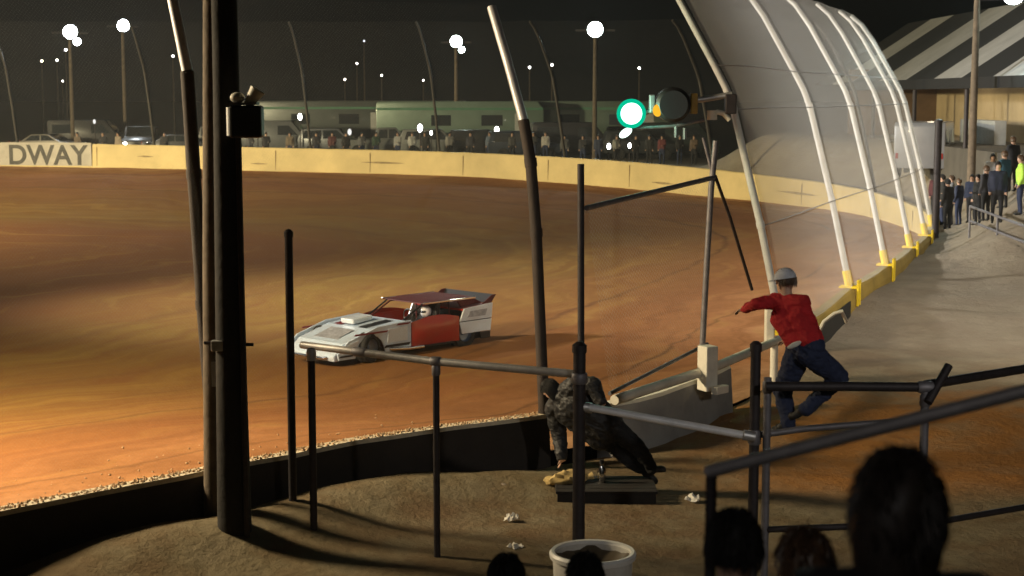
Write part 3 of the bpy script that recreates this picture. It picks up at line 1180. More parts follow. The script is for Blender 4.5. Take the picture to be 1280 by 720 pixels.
MB().tube([rel(915, 118), rel(880, 124), rel(862, 126), rel(800, 142)], .055, 10).build('arm', galv, sg, smooth=True)
MB().tube([rel(912, 150), rel(905, 142), rel(897, 140), rel(890, 144)], .05, 10).build('gooseneck', white_paint, sg, smooth=True)
MB().tube([rel(890, 138), rel(890, 150)], .09, 12).build('gooseneck_lamp', white_paint, sg, smooth=True)
MB().box(rel(913, 130), (.2, .2, .35)).build('clamp', steel_dark, sg, bevel=.02)
c = rel(841, 131, 28.5)
hs = MB()
hs.lathe((c.x, c.y, c.z), [(.0, -.16), (.25, -.16), (.31, -.1), (.31, .3), (.27, .32), (.27, .1), (0, .1)], 24, axis='y')
h = hs.build('lamp_housing', black_paint, sg, smooth=True)
MB().box((c.x + .38, c.y + .1, c.z + .02), (.12, .26, .36)).build('yellow_plate', mat('dirty_yellow', (.42, .27, .04), .6, var=.4), sg, bevel=.02)
MB().box((c.x - .36, c.y + .1, c.z + .02), (.10, .2, .32)).build('grey_plate', galv_dull, sg, bevel=.02)
ca = rel(822, 138, 28.4)
MB().ell(ca, (.085, .06, .11)).build('amber_lamp', lamp_mat('amber_lens', (1, .50, .03), 1.1), sg, smooth=True)
cg = rel(789, 142, 28.6)
MB().lathe((cg.x, cg.y, cg.z), [(.19, .16), (.235, .12), (.245, -.02), (.225, -.05)], 24, axis='y').build('green_hood', black_paint, sg, smooth=True)
MB().ell(cg, (.205, .09, .205)).build('green_lamp', lamp_mat('green_lens', (.55, 1.0, .80), 4.0), sg, smooth=True)
gr = MB()  # added glowing ring imitates the green halo round the lamp
gr.lathe((cg.x, cg.y, cg.z), [(.19, -.055), (.255, -.055), (.262, -.03), (.25, .02)], 24, axis='y')
gr.build('green_halo_ring', lamp_mat('green_halo', (.0, .55, .30), 1.0), sg, smooth=True)
c2 = rel(782, 166, 28.6)
MB().ell(c2, (.13, .06, .07), Matrix.Rotation(R(-35), 3, 'Y')).build('lower_lamp', lamp_mat('lower_lens', (.75, 1, .88), 3.0), sg, smooth=True)
MB().tube([cg + Vector((-.02, .08, -.2)), c2 + Vector((.04, .06, .03))], .03, 8).build('bracket', steel_dark, sg)
for (u, v) in ((845, 166), (856, 168)):
    MB().tube([rel(u, v - 8, 28.7), rel(u, v + 6, 28.7)], .035, 8).build('clip', galv_dull, sg, smooth=True)
MB().tube([rel(795, 160, 28.72), rel(840, 158, 28.72), rel(880, 150, 28.72)], .03, 8).build('lower_arm', galv_dull, sg, smooth=True)
gl = bpy.data.lights.new('green_glow', 'POINT')
gl.energy = 60
gl.color = (.35, 1, .65)
gl.shadow_soft_size = .2
go = bpy.data.objects.new('green_glow', gl)
COL.objects.link(go)
go.parent = sg
go.location = cg + Vector((-.05, -.4, 0))


# ------------------------------------------------------------------ people
def capsule(mb, a, b, ra, rb, n=5, seg=14):
    a, b = Vector(a), Vector(b)
    d = (b - a)
    L = d.length
    if L < 1e-5:
        mb.ell(a, (ra, ra, ra))
        return
    d = d / L
    pts, rs = [], []
    for k in range(n + 1):
        t = math.pi / 2 * (1 - k / n)
        pts.append(a - d * ra * math.sin(t))
        rs.append(max(.0008, ra * math.cos(t)))
    for k in range(n + 1):
        t = math.pi / 2 * k / n
        pts.append(b + d * rb * math.sin(t))
        rs.append(max(.0008, rb * math.cos(t)))
    mb.tube(pts, rs, seg)


def hand_bones(wrist, direc, palm_n, curl=.5, side=1, s=1.0):
    """palm, four unequal fingers and a thumb; direc: along the hand, palm_n: out of the palm"""
    d = Vector(direc).normalized()
    n = Vector(palm_n)
    n = (n - d * n.dot(d)).normalized()
    x = d.cross(n).normalized() * side
    w = Vector(wrist)
    B = []
    for q in (-1.5, -.5, .5, 1.5):
        k0 = w + d * .02 * s + x * .011 * q * s
        k1 = w + d * .085 * s + x * .0195 * q * s
        B.append((k0, k1, .015 * s, .0125 * s))
        ln = {-1.5: .062, -.5: .076, .5: .084, 1.5: .075}[q] * s
        p = k1
        dd = d
        for j, f in enumerate((.45, .32, .23)):
            ang = curl * (.55 + .35 * j)
            dd = (dd * math.cos(ang) + n * math.sin(ang)).normalized()
            p2 = p + dd * ln * f
            B.append((p, p2, (.0095 - .0008 * j) * s, (.0088 - .0008 * j) * s))
            p = p2
    t0 = w + d * .025 * s + x * .018 * s
    t1 = t0 + (d * .6 + x * .75 + n * .25).normalized() * .045 * s
    t2 = t1 + (d * .85 + x * .25 + n * .5).normalized() * .032 * s
    t3 = t2 + (d * .8 + n * .6).normalized() * .025 * s
    B += [(t0, t1, .015 * s, .0125 * s), (t1, t2, .012 * s, .0105 * s), (t2, t3, .0105 * s, .009 * s)]
    return B


def person(name, label, cat, root_loc, J, mats, group=None, voxel=.02, hands=None, coat=1.0, leg=1.0, hair=None, cap=None, face=True, look=(0, 1, 0), head_up=(0, 0, 1), hem=None):
    """J: joints in root space. mats: dict top, legs, shoes, (skin). One continuous body; hair and cap are parts."""
    root = thing(name, label, cat, root_loc, 0, group)
    V = {k: Vector(p) for k, p in J.items()}
    bones = []      # a, b, ra, rb, material index
    TOP, LEG, SHOE, SKIN = 0, 1, 2, 3
    look = Vector(look).normalized()
    hu = Vector(head_up)
    hu = (hu - look * hu.dot(look)).normalized()
    hx = look.cross(hu).normalized()
    sx = (V['shoulder_r'] - V['shoulder_l']).normalized()
    c = coat
    for s in (-1, 1):
        bones.append((V['pelvis'] + sx * .07 * s, V['chest'] + sx * .085 * s, .125 * c, .135 * c, TOP))
        bones.append((V['pelvis'] + sx * .065 * s - (V['chest'] - V['pelvis']).normalized() * .07, V['pelvis'] + sx * .065 * s, .125, .125, LEG))
    bones.append((V['chest'], V['neck'] - (V['neck'] - V['chest']) * .25, .13 * c, .085, TOP))
    bones.append((V['neck'], V['head'], .056, .06, SKIN))
    for L in ('l', 'r'):
        bones.append((V['chest'] * .35 + V['neck'] * .65, V['shoulder_' + L], .085 * c, .08 * c, TOP))
        bones.append((V['shoulder_' + L], V['elbow_' + L], .074 * c, .055 * c, TOP))
        bones.append((V['elbow_' + L], V['wrist_' + L], .054 * c, .038 * c, TOP))
        bones.append((V['hip_' + L], V['knee_' + L], .098 * leg, .066 * leg, LEG))
        bones.append((V['knee_' + L], V['ankle_' + L], .066 * leg, .05 * leg, LEG))
        bones.append((V['ankle_' + L], V['toe_' + L], .046, .036, SHOE))
    H = V['head']
    HM = Matrix((hx, look, hu)).transposed()
    mb = MB()
    for a, b_, ra, rb, m_ in bones:
        capsule(mb, a, b_, ra, rb, seg=12)
    mb.ell(H, (.074, .094, .112), HM, 20, 14)
    mb.ell(H + look * .035 - hu * .055, (.052, .058, .06), HM)
    extra = [(H, .105, SKIN)]
    if face:
        mb.tube([H + look * .085 + hu * .03, H + look * .112 - hu * .018, H + look * .09 - hu * .03], [.008, .015, .012], 8)
        for s in (-1, 1):
            mb.ell(H + hx * .076 * s - look * .008 - hu * .005, (.012, .022, .033), HM, 10, 8)
        mb.ell(H + look * .088 - hu * .06, (.026, .012, .009), HM, 10, 8)
    hb = []
    for L in ('l', 'r'):
        if hands and L in hands:
            d, n, cu = hands[L]
            hb += hand_bones(V['wrist_' + L], d, n, cu, 1 if L == 'r' else -1)
        else:
            dd = (V['wrist_' + L] - V['elbow_' + L]).normalized()
            hb += hand_bones(V['wrist_' + L], dd, look - dd * .2, .45, 1 if L == 'r' else -1)
    if voxel <= .012:
        for a, b_, ra, rb in hb:
            capsule(mb, a, b_, ra, rb, 3, 10)
    else:
        for L in ('l', 'r'):
            dd = (V['wrist_' + L] - V['elbow_' + L]).normalized()
            capsule(mb, V['wrist_' + L], V['wrist_' + L] + dd * .11, .034, .026)
    tmp = mb.build('tmp', skin_m)
    rm = tmp.modifiers.new('r', 'REMESH')
    rm.mode = 'VOXEL'
    rm.voxel_size = voxel
    sm = tmp.modifiers.new('s', 'SMOOTH')
    sm.factor = .5
    sm.iterations = 2 if voxel <= .012 else 3
    me = bpy.data.meshes.new_from_object(tmp.evaluated_get(bpy.context.evaluated_depsgraph_get()))
    bpy.data.objects.remove(tmp)
    me.name = 'body'
    me.materials.clear()
    for k in ('top', 'legs', 'shoes'):
        me.materials.append(mats[k])
    me.materials.append(mats.get('skin', skin_m))
    # clothes by the limb each face belongs to
    N = len(me.polygons)
    cen = np.empty(N * 3, np.float32)
    me.polygons.foreach_get('center', cen)
    cen = cen.reshape(-1, 3)
    best = np.full(N, 1e9)
    mi = np.zeros(N, int)
    segs = list(bones)
    for L in ('l', 'r'):
        dd = (V['wrist_' + L] - V['elbow_' + L]).normalized()
        segs.append((V['wrist_' + L] + dd * .06, V['wrist_' + L] + dd * .2, .05, .05, SKIN))
    segs.append((H, H + hu * .01, .11, .11, SKIN))
    for a, b_, ra, rb, m_ in segs:
        a_, d_ = np.array(a), np.array(b_ - a)
        t = np.clip(((cen - a_) @ d_) / (d_ @ d_ + 1e-9), 0, 1)
        dist = np.linalg.norm(cen - (a_ + t[:, None] * d_), axis=1) - (ra + (rb - ra) * t)
        k = dist < best
        best[k] = dist[k]
        mi[k] = m_
    me.polygons.foreach_set('material_index', mi.astype(np.int32))
    me.polygons.foreach_set('use_smooth', [True] * N)
    if voxel <= .012:
        from mathutils import noise as mn
        nv_ = [v.normal.copy() for v in me.vertices]
        skinv = set()
        for p_ in me.polygons:
            if p_.material_index == SKIN:
                skinv.update(p_.vertices)
        for v, n_ in zip(me.vertices, nv_):
            if v.index in skinv:
                continue
            q_ = v.co
            w1 = mn.noise(Vector((q_.x * 9 + q_.z * 5, q_.y * 9, q_.z * 13 - q_.x * 4)))
            w2 = 1 - abs(mn.noise(Vector((q_.x * 14, q_.y * 14 + 3, q_.z * 22 + q_.x * 9)))) * 2
            v.co = q_ + n_ * (.013 * w1 + .009 * w2)
    body = bpy.data.objects.new('body', me)
    COL.objects.link(body)
    body.parent = root
    if face and voxel <= .012:
        for s in (-1, 1):
            MB().ell(H + look * .084 + hx * .031 * s + hu * .012, (.012, .008, .008), HM, 10, 8).build('eye', mat('eye_dark', (.03, .025, .02), .2), body)
    if hair:
        style, hm_ = hair
        hb_ = MB()
        nu, nv = 28, 16
        vs, fs = [], []
        hr = random.Random(hash(label) % 1000 if False else len(label))
        # a shell over crown, back and sides, its hem ragged
        for j in range(nv + 1):
            ph = (0.02 + .98 * j / nv)
            for i in range(nu):
                th = 2 * math.pi * i / nu
                front = math.sin(th)          # +1 faces forward
                lim = R(128) if style == 'long' else R(112)
                lim = lim - (R(56) if style == 'long' else R(44)) * max(0, front) ** .7
                a_ = ph * lim
                k = (1.17 if style == 'long' else 1.04) + .025 * hr.uniform(-1, 1) + (.09 if style == 'long' else .05) * math.sin(2 * th + 3.1 * a_ + 1) * math.sin(a_) + .04 * math.sin(5 * th + 2 * a_)
                rad = Vector((.088 * math.sin(a_) * math.cos(th), .110 * math.sin(a_) * math.sin(th), .128 * math.cos(a_))) * k
                p = H + HM @ rad
                if style == 'long' and j > nv * .75 and front < .25:
                    p -= hu * .045 * ((j / nv - .75) / .25)
                vs.append(p)
        for j in range(nv):
            for i in range(nu):
                i2 = (i + 1) % nu
                fs.append((j * nu + i, j * nu + i2, (j + 1) * nu + i2, (j + 1) * nu + i))
        fs.append(tuple(range(nu)))
        hb_.add(vs, fs)
        # loose strands so the outline is not a clean curve
        for k in range(900 if voxel <= .012 else 0):
            th = hr.uniform(0, 2 * math.pi)
            a_ = math.acos(hr.uniform(-.25 if style == 'short' else -.55, 1))
            if math.sin(th) > .3 and a_ > 1.15:
                continue
            e = lambda aa, kk: H + HM @ (Vector((.088 * math.sin(aa) * math.cos(th), .110 * math.sin(aa) * math.sin(th), .128 * math.cos(aa))) * kk)
            sw = hr.uniform(.16, .45)
            hk = 1.12 if style == 'long' else 1.0
            hb_.tube([e(a_, hk), e(a_ + sw * .5, hk + .08 + hr.uniform(0, .06)), e(a_ + sw, hk + .06 + hr.uniform(-.03, .20))], [.0028, .0024, .0006], 4, caps=False)
        if style == 'bun':
            hb_.ell(H + hu * .11 - look * .075, (.05, .05, .045), HM, 14, 10)
        if style == 'tail':
            pts = [H - look * .1 + hu * .04, H - look * .15 + hu * .01, H - look * .15 - hu * .12, H - look * .12 - hu * .24]
            hb_.tube(pts, [.025, .035, .03, .012], 10)
        hb_.build('hair', hm_, root, smooth=True)
    if cap:
        cm = cap
        cb = MB()
        nu, nv = 24, 8
        vs, fs = [], []
        for j in range(nv + 1):
            a_ = R(88) * j / nv
            for i in range(nu):
                th = 2 * math.pi * i / nu
                vs.append(H + hu * .02 + HM @ Vector((.104 * math.sin(a_) * math.cos(th), .127 * math.sin(a_) * math.sin(th), .122 * math.cos(a_))))
        for j in range(nv):
            for i in range(nu):
                i2 = (i + 1) % nu
                fs.append((j * nu + i, j * nu + i2, (j + 1) * nu + i2, (j + 1) * nu + i))
        cb.add(vs, fs)
        cpo = cb.build('cap', cm, root, smooth=True)
        bv, bf = [], []
        for i in range(13):
            t = math.pi * i / 12
            inner = Vector((.10 * math.cos(t), .122 * math.sin(t), 0))
            outer = Vector((.102 * math.cos(t), .122 * math.sin(t) + .075 * math.sin(t) ** .6, -.018 * math.sin(t)))
            for q in (inner, outer):
                bv.append(H + hu * .035 + HM @ q)
            for q in (inner, outer):
                bv.append(H + hu * .029 + HM @ q)
        for i in range(12):
            a0, b0 = i * 4, (i + 1) * 4
            bf += [(a0, a0 + 1, b0 + 1, b0), (a0 + 2, b0 + 2, b0 + 3, a0 + 3), (a0 + 1, a0 + 3, b0 + 3, b0 + 1)]
        MB().add(bv, bf).build('brim', cm, cpo, smooth=True)
    return root


def fabric(name, c, rough=.85):
    return mat(name, c, rough, var=.3, scale=9, bump=.35)


STAND = dict(pelvis=(0, 0, .95), chest=(0, .01, 1.28), neck=(0, 0, 1.47), head=(0, .02, 1.62),
             shoulder_l=(-.18, 0, 1.42), shoulder_r=(.18, 0, 1.42), elbow_l=(-.24, -.02, 1.13), elbow_r=(.24, -.02, 1.13),
             wrist_l=(-.23, .08, .90), wrist_r=(.23, .08, .90), hip_l=(-.095, 0, .91), hip_r=(.095, 0, .91),
             knee_l=(-.11, .02, .49), knee_r=(.11, .02, .49), ankle_l=(-.11, -.02, .07), ankle_r=(.11, -.02, .07),
             toe_l=(-.13, .14, .036), toe_r=(.13, .14, .036))
SIT = dict(pelvis=(0, 0, .10), chest=(0, .05, .42), neck=(0, .06, .61), head=(0, .09, .76),
           shoulder_l=(-.18, .05, .56), shoulder_r=(.18, .05, .56), elbow_l=(-.24, .13, .29), elbow_r=(.24, .13, .29),
           wrist_l=(-.13, .33, .21), wrist_r=(.13, .33, .21), hip_l=(-.095, .02, .09), hip_r=(.095, .02, .09),
           knee_l=(-.14, .44, .11), knee_r=(.14, .44, .11), ankle_l=(-.14, .44, -.33), ankle_r=(.14, .44, -.33),
           toe_l=(-.15, .60, -.37), toe_r=(.15, .60, -.37))


def turned(J, a, tweak=None):
    J = dict(J)
    if tweak:
        J.update(tweak)
    M = rotz(a)
    return {k: M @ Vector(p) for k, p in J.items()}


jeans = fabric('dark_blue_denim', (.02, .03, .075))
dark_cloth = fabric('black_fabric', (.012, .012, .014))
shoes_m = fabric('dark_shoes', (.02, .018, .016), .6)
hair_black = mat('black_hair', (.008, .007, .006), .75, var=.4, scale=30)
hair_dark = mat('dark_brown_hair', (.022, .015, .011), .6, var=.5, scale=30)
hair_brown = mat('brown_hair', (.10, .055, .028), .45, var=.45, scale=30)

# ---- person in red, leaning to the left over the railing
RY = 16.75
rb = at(1000, 545, RY)
rj = lambda u, v, dy=0.0: at(u, v, RY + dy) - rb
J = dict(pelvis=rj(1005, 424, -.05), chest=rj(990, 397, .08), neck=rj(984, 370, .14), head=rj(982, 351, .17),
         shoulder_l=rj(967, 377, .22), shoulder_r=rj(1003, 379, .02),
         elbow_l=rj(946, 380, .14), wrist_l=rj(931, 386, .5), elbow_r=rj(1010, 408, -.06), wrist_r=rj(988, 424, .22),
         hip_l=rj(999, 441, .06), hip_r=rj(1012, 441, -.10),
         knee_l=rj(978, 488, .22), knee_r=rj(1049, 472, .06), ankle_l=rj(986, 530, .12), ankle_r=rj(1008, 511, -.04),
         toe_l=rj(968, 538, .2), toe_r=rj(991, 520, .04))
red = fabric('red_jacket', (.52, .014, .02))
person('person', 'person in red jacket, dark jeans and pale cap leaning left over the railing', 'person', rb, J,
       dict(top=red, legs=jeans, shoes=shoes_m), voxel=.009, coat=1.12, leg=1.5,
       hands={'l': (Vector((-.55, .6, -.25)), Vector((.2, .2, -1)), .5), 'r': (Vector((-.7, .5, -.2)), Vector((-.2, .2, -1)), .6)},
       cap=fabric('pale_cap', (.62, .64, .70)), look=(-.75, .62, -.18), hair=('short', hair_brown))
rp_ = bpy.data.objects[:]
red_p = [q for q in rp_ if q.get('label', '').startswith('person in red jacket')][0]
hm_b = rj(993, 431, -.17)
MB().ell(hm_b, (.085, .03, .028), Matrix.Rotation(R(-25), 3, 'Y'), 14, 10).build('shirt_tail', fabric('pale_shirt', (.70, .68, .60)), red_p, smooth=True)
# ---- person in black, leaning hard to the left by the wall
BY = 21.2
bb = at(832, 598, BY)
bj = lambda u, v, dy=0.0: at(u - 9, v - 3, BY + dy) - bb
J = dict(pelvis=bj(764, 540, -.02), chest=bj(728, 508, -.02), neck=bj(708, 495, .0), head=bj(697, 490, .0),
         shoulder_l=bj(704, 514, .18), shoulder_r=bj(728, 486, -.2), elbow_l=bj(708, 547, .2), wrist_l=bj(711, 574, .05),
         elbow_r=bj(750, 484, -.36), wrist_r=bj(760, 505, -.42),
         hip_l=bj(772, 552, .1), hip_r=bj(778, 540, -.12), knee_l=bj(796, 578, .1), knee_r=bj(806, 562, -.15),
         ankle_l=bj(818, 592, .1), ankle_r=bj(824, 588, -.15), toe_l=bj(828, 604, .1), toe_r=bj(837, 590, -.2))
stripe = mat('grey_striped_black_jacket', (.018, .018, .02), .6, var=.5, scale=7, bump=.6)
person('person', 'person in black leaning steeply left beside the thick post, one hand down', 'person', bb, J,
       dict(top=stripe, legs=dark_cloth, shoes=shoes_m), voxel=.011, coat=1.95, leg=1.55, look=(-.8, .3, -.5),
       hands={'l': (Vector((-.15, 0, -1)), Vector((-1, 0, 0)), .3), 'r': (Vector((.5, 0, -.8)), Vector((-.5, 0, -.5)), .5)},
       hair=('long', hair_black))

# low dark timber platform under that person
p0 = at(756, 614, 21.0)
o = thing('timber_platform', 'low dark timber platform on the ground under the leaning person in black', 'platform', (p0.x, p0.y, .02))
mbp = MB()
for k in range(5):
    mbp.box((0, -.36 + .18 * k, .15), (1.34, .165, .04))
mbp.build('deck', wood_dark, o, bevel=.006)
for s_ in (-1, 1):
    MB().box((0, .40 * s_, .05), (1.3, .06, .155)).build('side_board', wood_dark, o, bevel=.006)
# bright jug and yellow sack between platform and wall
p = at(711, 586, 21.1)
zz = .33
o = thing('yellow_sack', 'crumpled yellowish sack lying left of the thick post', 'sack', (p.x, p.y, .14))
sb = MB()
sb.ell((0, 0, .09), (.27, .16, .10), rotz(.3), 18, 12)
sb.ell((-.2, .05, .05), (.14, .1, .06), rotz(-.2), 14, 10)
for q in range(len(sb.v)):
    x, y, z = sb.v[q]
    k = 1 + .18 * math.sin(x * 23 + y * 17) * math.sin(z * 31 + 2 * y * 19)
    sb.v[q] = (x * k, y * k, max(.0, z * k))
sb.build('sack_body', mat('yellow_sacking', (.55, .40, .16), .8, var=.4, scale=9, bump=.5), o, smooth=True)
MB().tube([(.24, .02, .1), (.33, .03, .13)], [.03, .05], 10).build('sack_neck', mat('yellow_sacking', (.5, .4, .2)), o, smooth=True)
p = at(752, 592, 21.05)
o = thing('steel_flask', 'small shiny steel flask standing under the person in black', 'flask', (p.x, p.y, .19))
chrome = mat('bright_chrome', (.85, .85, .85), .12, 1.0, var=.1, scale=6)
MB().lathe((0, 0, 0), [(0, 0), (.05, 0), (.055, .02), (.055, .18), (.03, .23), (.028, .26)], 18).build('flask_body', chrome, o, smooth=True)
MB().lathe((0, 0, .26), [(.032, 0), (.032, .05), (0, .055)], 14).build('flask_lid', black_paint, o, smooth=True)

# ------------------------------------------------------------------ stand with spectators (backs to the camera)
def seat_z(y):
    return 3.70 - .335 * (y - 3.4) / .9


alu = mat('dull_aluminium', (.40, .40, .41), .5, .6, var=.3, scale=5, bump=.1)
bl = thing('bleacher', 'stepped bleacher of aluminium planks under the spectators', 'bleacher', (0, 0, 0))
for k in range(-1, 6):
    y = 3.4 + .9 * k
    z = seat_z(y)
    MB().box((.4, y - .02, z - .02), (9.0, .26, .04)).build('seat_plank', alu, bl, bevel=.006)
    MB().box((.4, y + .42, z - .40), (9.0, .46, .04)).build('foot_plank', alu, bl, bevel=.006)
for x in (-3.9, -.9, 2.1, 4.7):
    mb = MB()
    y0, y1 = 2.3, 8.2
    mb.tube([(x, y0, seat_z(y0) - .3), (x, y1, seat_z(y1) - .42)], .05, 8)
    for k in range(-1, 6):
        y = 3.4 + .9 * k
        mb.tube([(x, y, seat_z(y) - .04), (x, y, -.1)], .035, 8)
    mb.build('frame', steel_dark, bl)

SP = [(633, 699, 7.9, 'short', hair_black, (.02, .02, .025), 'spectator with black hair, only the crown showing left of the white barrel', 0.0),
      (735, 697, 7.9, 'short', hair_black, (.03, .025, .022), 'spectator whose dark crown shows in front of the white barrel', .1),
      (921, 645, 5.2, 'short', hair_black, (.014, .013, .016), 'spectator with smooth black hair at the bottom beside the handrail post', -.05),
      (1022, 668, 5.2, 'tail', hair_brown, (.09, .10, .14), 'brown haired spectator low between the two black haired heads', .25),
      (1131, 578, 3.4, 'long', hair_dark, (.012, .011, .013), 'large black haired spectator in dark top nearest at lower right', -.12)]
GS = 'spectators seated on the bleacher'
for (u, v, Y, st, hm_, c, lab, a) in SP:
    top = at(u, v, Y)
    sc_h = .895
    if Y < 4:
        sc_h = .90
    zseat = seat_z(Y)
    dz = top.z - (zseat + sc_h)
    tw = {}
    for kk in ('chest', 'neck', 'head', 'shoulder_l', 'shoulder_r', 'elbow_l', 'elbow_r'):
        x, y, z = SIT[kk]
        tw[kk] = (x, y, z + dz * (.5 if 'elbow' in kk or kk == 'chest' else 1))
    J = turned(SIT, a, tw)
    hy = J['head'].y
    person('person', lab, 'person', (top.x, Y, zseat), J,
           dict(top=fabric('spectator_top_%d' % int(u), c), legs=jeans, shoes=shoes_m), GS, voxel=.011,
           hair=(st, hm_), look=(math.sin(-a), math.cos(a), -.12))

# ------------------------------------------------------------------ white barrel
p = at(741, 690, 15.0)
o = thing('trash_barrel', 'big white open-topped plastic barrel at the bottom behind a spectator', 'barrel', (p.x, p.y, 0.0))
ph = p.z
MB().lathe((0, 0, 0), [(0, .01), (.33, .01), (.35, .05), (.385, ph - .08), (.385, ph - .02), (.36, ph - .02), (.35, .3), (0, .3)], 36).build('drum', mat('white_plastic', (.62, .61, .58), .5, var=.3, scale=3, dirt=(.2, .16, .1)), o, smooth=True)
MB().lathe((0, 0, ph), [(.365, -.05), (.415, -.05), (.42, -.01), (.40, .015), (.37, .01), (.365, -.05)], 36).build('rim', mat('white_plastic_rim', (.72, .71, .68), .45, var=.15, scale=3), o, smooth=True)
bag = MB()
vs, fs = [], []
for j in range(5):
    for i in range(30):
        t = 2 * math.pi * i / 30
        r = .36 - .075 * j
        vs.append((r * math.cos(t), r * math.sin(t), ph - .06 - .05 * j + .02 * math.sin(5 * t + j) + .015 * math.sin(9 * t)))
for j in range(4):
    for i in range(30):
        i2 = (i + 1) % 30
        fs.append((j * 30 + i, j * 30 + i2, (j + 1) * 30 + i2, (j + 1) * 30 + i))
fs.append(tuple(range(120, 150)))
bag.add(vs, fs).build('bin_liner', mat('brown_liner', (.10, .075, .045), .5, var=.4, scale=8), o, smooth=True)


glass_m = mat('dark_glass', (.02, .025, .03), .08, 0, var=.1, scale=2, coat=.5)


# ------------------------------------------------------------------ race car
def race_car():
    a, b = at(384, 450, 33.0), at(586, 432, 36.4)
    cx, cy = (a.x + b.x) / 2, (a.y + b.y) / 2
    # height of the track there
    sd, ix = near_wall(np.array([[cx]]), np.array([[cy]]))
    w = max(0, 1 - sd[0, 0] / 15)
    w = w * w * (3 - 2 * w) * .55 + w * .45
    z = -.45 + w * (WALL[ix[0, 0], 3] + .45)
    hd = math.atan2(a.y - b.y, a.x - b.x)
    car = thing('race_car', 'low wedge-shaped race car, silver nose, red side and white tail, sliding on the clay', 'race car', (cx, cy, z), hd)
    silver = mat('silver_bodywork', (.66, .82, 1.0), .18, .12, var=.35, scale=4, dirt=(.45, .3, .2), dirt_amt=.3, bump=.05)
    white = mat('white_bodywork', (.70, .78, .86), .35, var=.2, scale=3, dirt=(.4, .25, .12), dirt_amt=.3, coat=.4)
    redp = mat('red_bodywork', (.42, .018, .014), .32, var=.35, scale=3, dirt=(.25, .10, .04), dirt_amt=.35, coat=.4)
    dred = mat('dark_red_interior', (.10, .012, .012), .6, var=.4, scale=4)
    rubber = mat('tyre_rubber', (.02, .019, .018), .85, var=.3, scale=12, bump=.3)
    rimm = mat('blue_grey_rim', (.25, .32, .45), .3, .7, var=.3, scale=8)
    hw = .92

    def arch(xc, r, z0, n=9):
        return [(xc + r * math.cos(math.pi * k / n), z0 + r * math.sin(math.pi * k / n)) for k in range(n + 1)]
    # underbody
    MB().prism([(-2.2, .17), (2.1, .17), (2.1, .30), (-2.2, .34)], -.78, .78).build('chassis', black_paint, car, bevel=.02)
    # sloping hood and nose
    MB().prism([(.25, .84), (1.3, .74), (2.15, .50), (2.45, .24), (2.42, .12), (2.25, .12), (2.1, .36), (1.3, .62), (.25, .72)], -.80, .80).build('hood', silver, car, bevel=.03)
    MB().box((.95, -.15, .86), (.6, .45, .12), Matrix.Rotation(R(5), 3, 'Y')).build('hood_scoop', white, car, bevel=.03)
    # front side panels with wheel arches open at the bottom
    for s in (-1, 1):
        y0, y1 = s * hw, s * (hw - .04)
        pf = [(.22, .20)] + [(x, z) for x, z in reversed(arch(1.45, .42, .20))][0:0]
        pf = [(.22, .22), (.22, .86), (1.25, .80), (2.1, .56), (2.42, .30), (2.38, .16), (1.90, .16)] + arch(1.45, .43, .20)[1:-1] + [(1.0, .20)]
        MB().prism(pf, y0, y1).build('front_panel', silver, car, bevel=.008)
        MB().prism([(.34, .42), (.34, .74), (.92, .72), (.95, .40)], s * (hw + .002), s * (hw + .012)).build('decal_patch', white, car)
        MB().prism([(1.9, .30), (1.8, .56), (2.08, .50), (2.3, .30)], s * (hw + .002), s * (hw + .012)).build('decal_patch', white, car)
        # red door with a bulging rounded skin
        dv, df = [], []
        nx, nz = 18, 8
        for i in range(nx + 1):
            x = -1.32 + 1.52 * i / nx
            zt = .80 + .10 * math.sin(math.pi * i / nx)
            for j in range(nz + 1):
                zz = .22 + (zt - .22) * j / nz
                blg = .05 * math.sin(math.pi * j / nz) * math.sin(math.pi * i / nx) ** .5
                dv.append((x, s * (hw + blg), zz))
        for i in range(nx):
            for j in range(nz):
                q = i * (nz + 1) + j
                df.append((q, q + 1, q + nz + 2, q + nz + 1))
        MB().add(dv, df).prism([(-1.32, .22), (.20, .22), (.20, .80), (-1.32, .80)], s * (hw - .06), s * (hw - .03)).build('door_panel', redp, car, smooth=True)
        MB().prism([(-1.1, .20), (-.1, .20), (-.1, .235), (-1.1, .235)], s * (hw + .06), s * (hw - .03)).build('rub_rail', black_paint, car)
        # white tail panel in two sheets with a black skirt
        MB().prism([(-2.42, .66), (-2.46, 1.02), (-1.50, .96), (-1.36, .66)], y0, y1).build('tail_panel', white, car, bevel=.006)
        MB().prism([(-2.38, .36), (-2.42, .64), (-1.36, .64), (-1.36, .60)] + arch(-1.62, .0, .36)[0:0] + [(-1.42, .36)], y0, y1).build('tail_panel', white, car, bevel=.006)
        MB().prism([(-2.36, .18), (-2.38, .345), (-2.02, .345), (-2.06, .18)], y0, y1).build('skirt', black_paint, car, bevel=.006)
        # sail panel from roof down to the deck
        MB().prism([(-2.3, 1.02), (-1.6, .97), (-1.45, 1.15), (-2.0, 1.16)], s * .70, s * .67).build('sail_panel', dred, car)
        MB().tube([(.2, s * .62, .82), (-.42, s * .62, 1.15)], .022, 8).build('roof_post', black_paint, car)
        MB().tube([(-1.35, s * .6, .5), (-1.30, s * .56, 1.13), (-.45, s * .56, 1.12), (.15, s * .58, .80)], .022, 8).build('roll_bar', dred, car)
    # tail, decks, roof, spoiler
    MB().box((-2.40, 0, .66), (.04, 1.76, .6)).build('rear_panel', black_paint, car, bevel=.01)
    MB().prism([(-2.44, .95), (-2.44, .99), (-1.55, .93), (-1.55, .89)], -.88, .88).build('rear_deck', redp, car)
    MB().box((-.6, 0, .40), (1.7, 1.6, .03)).build('cockpit_floor', dred, car)
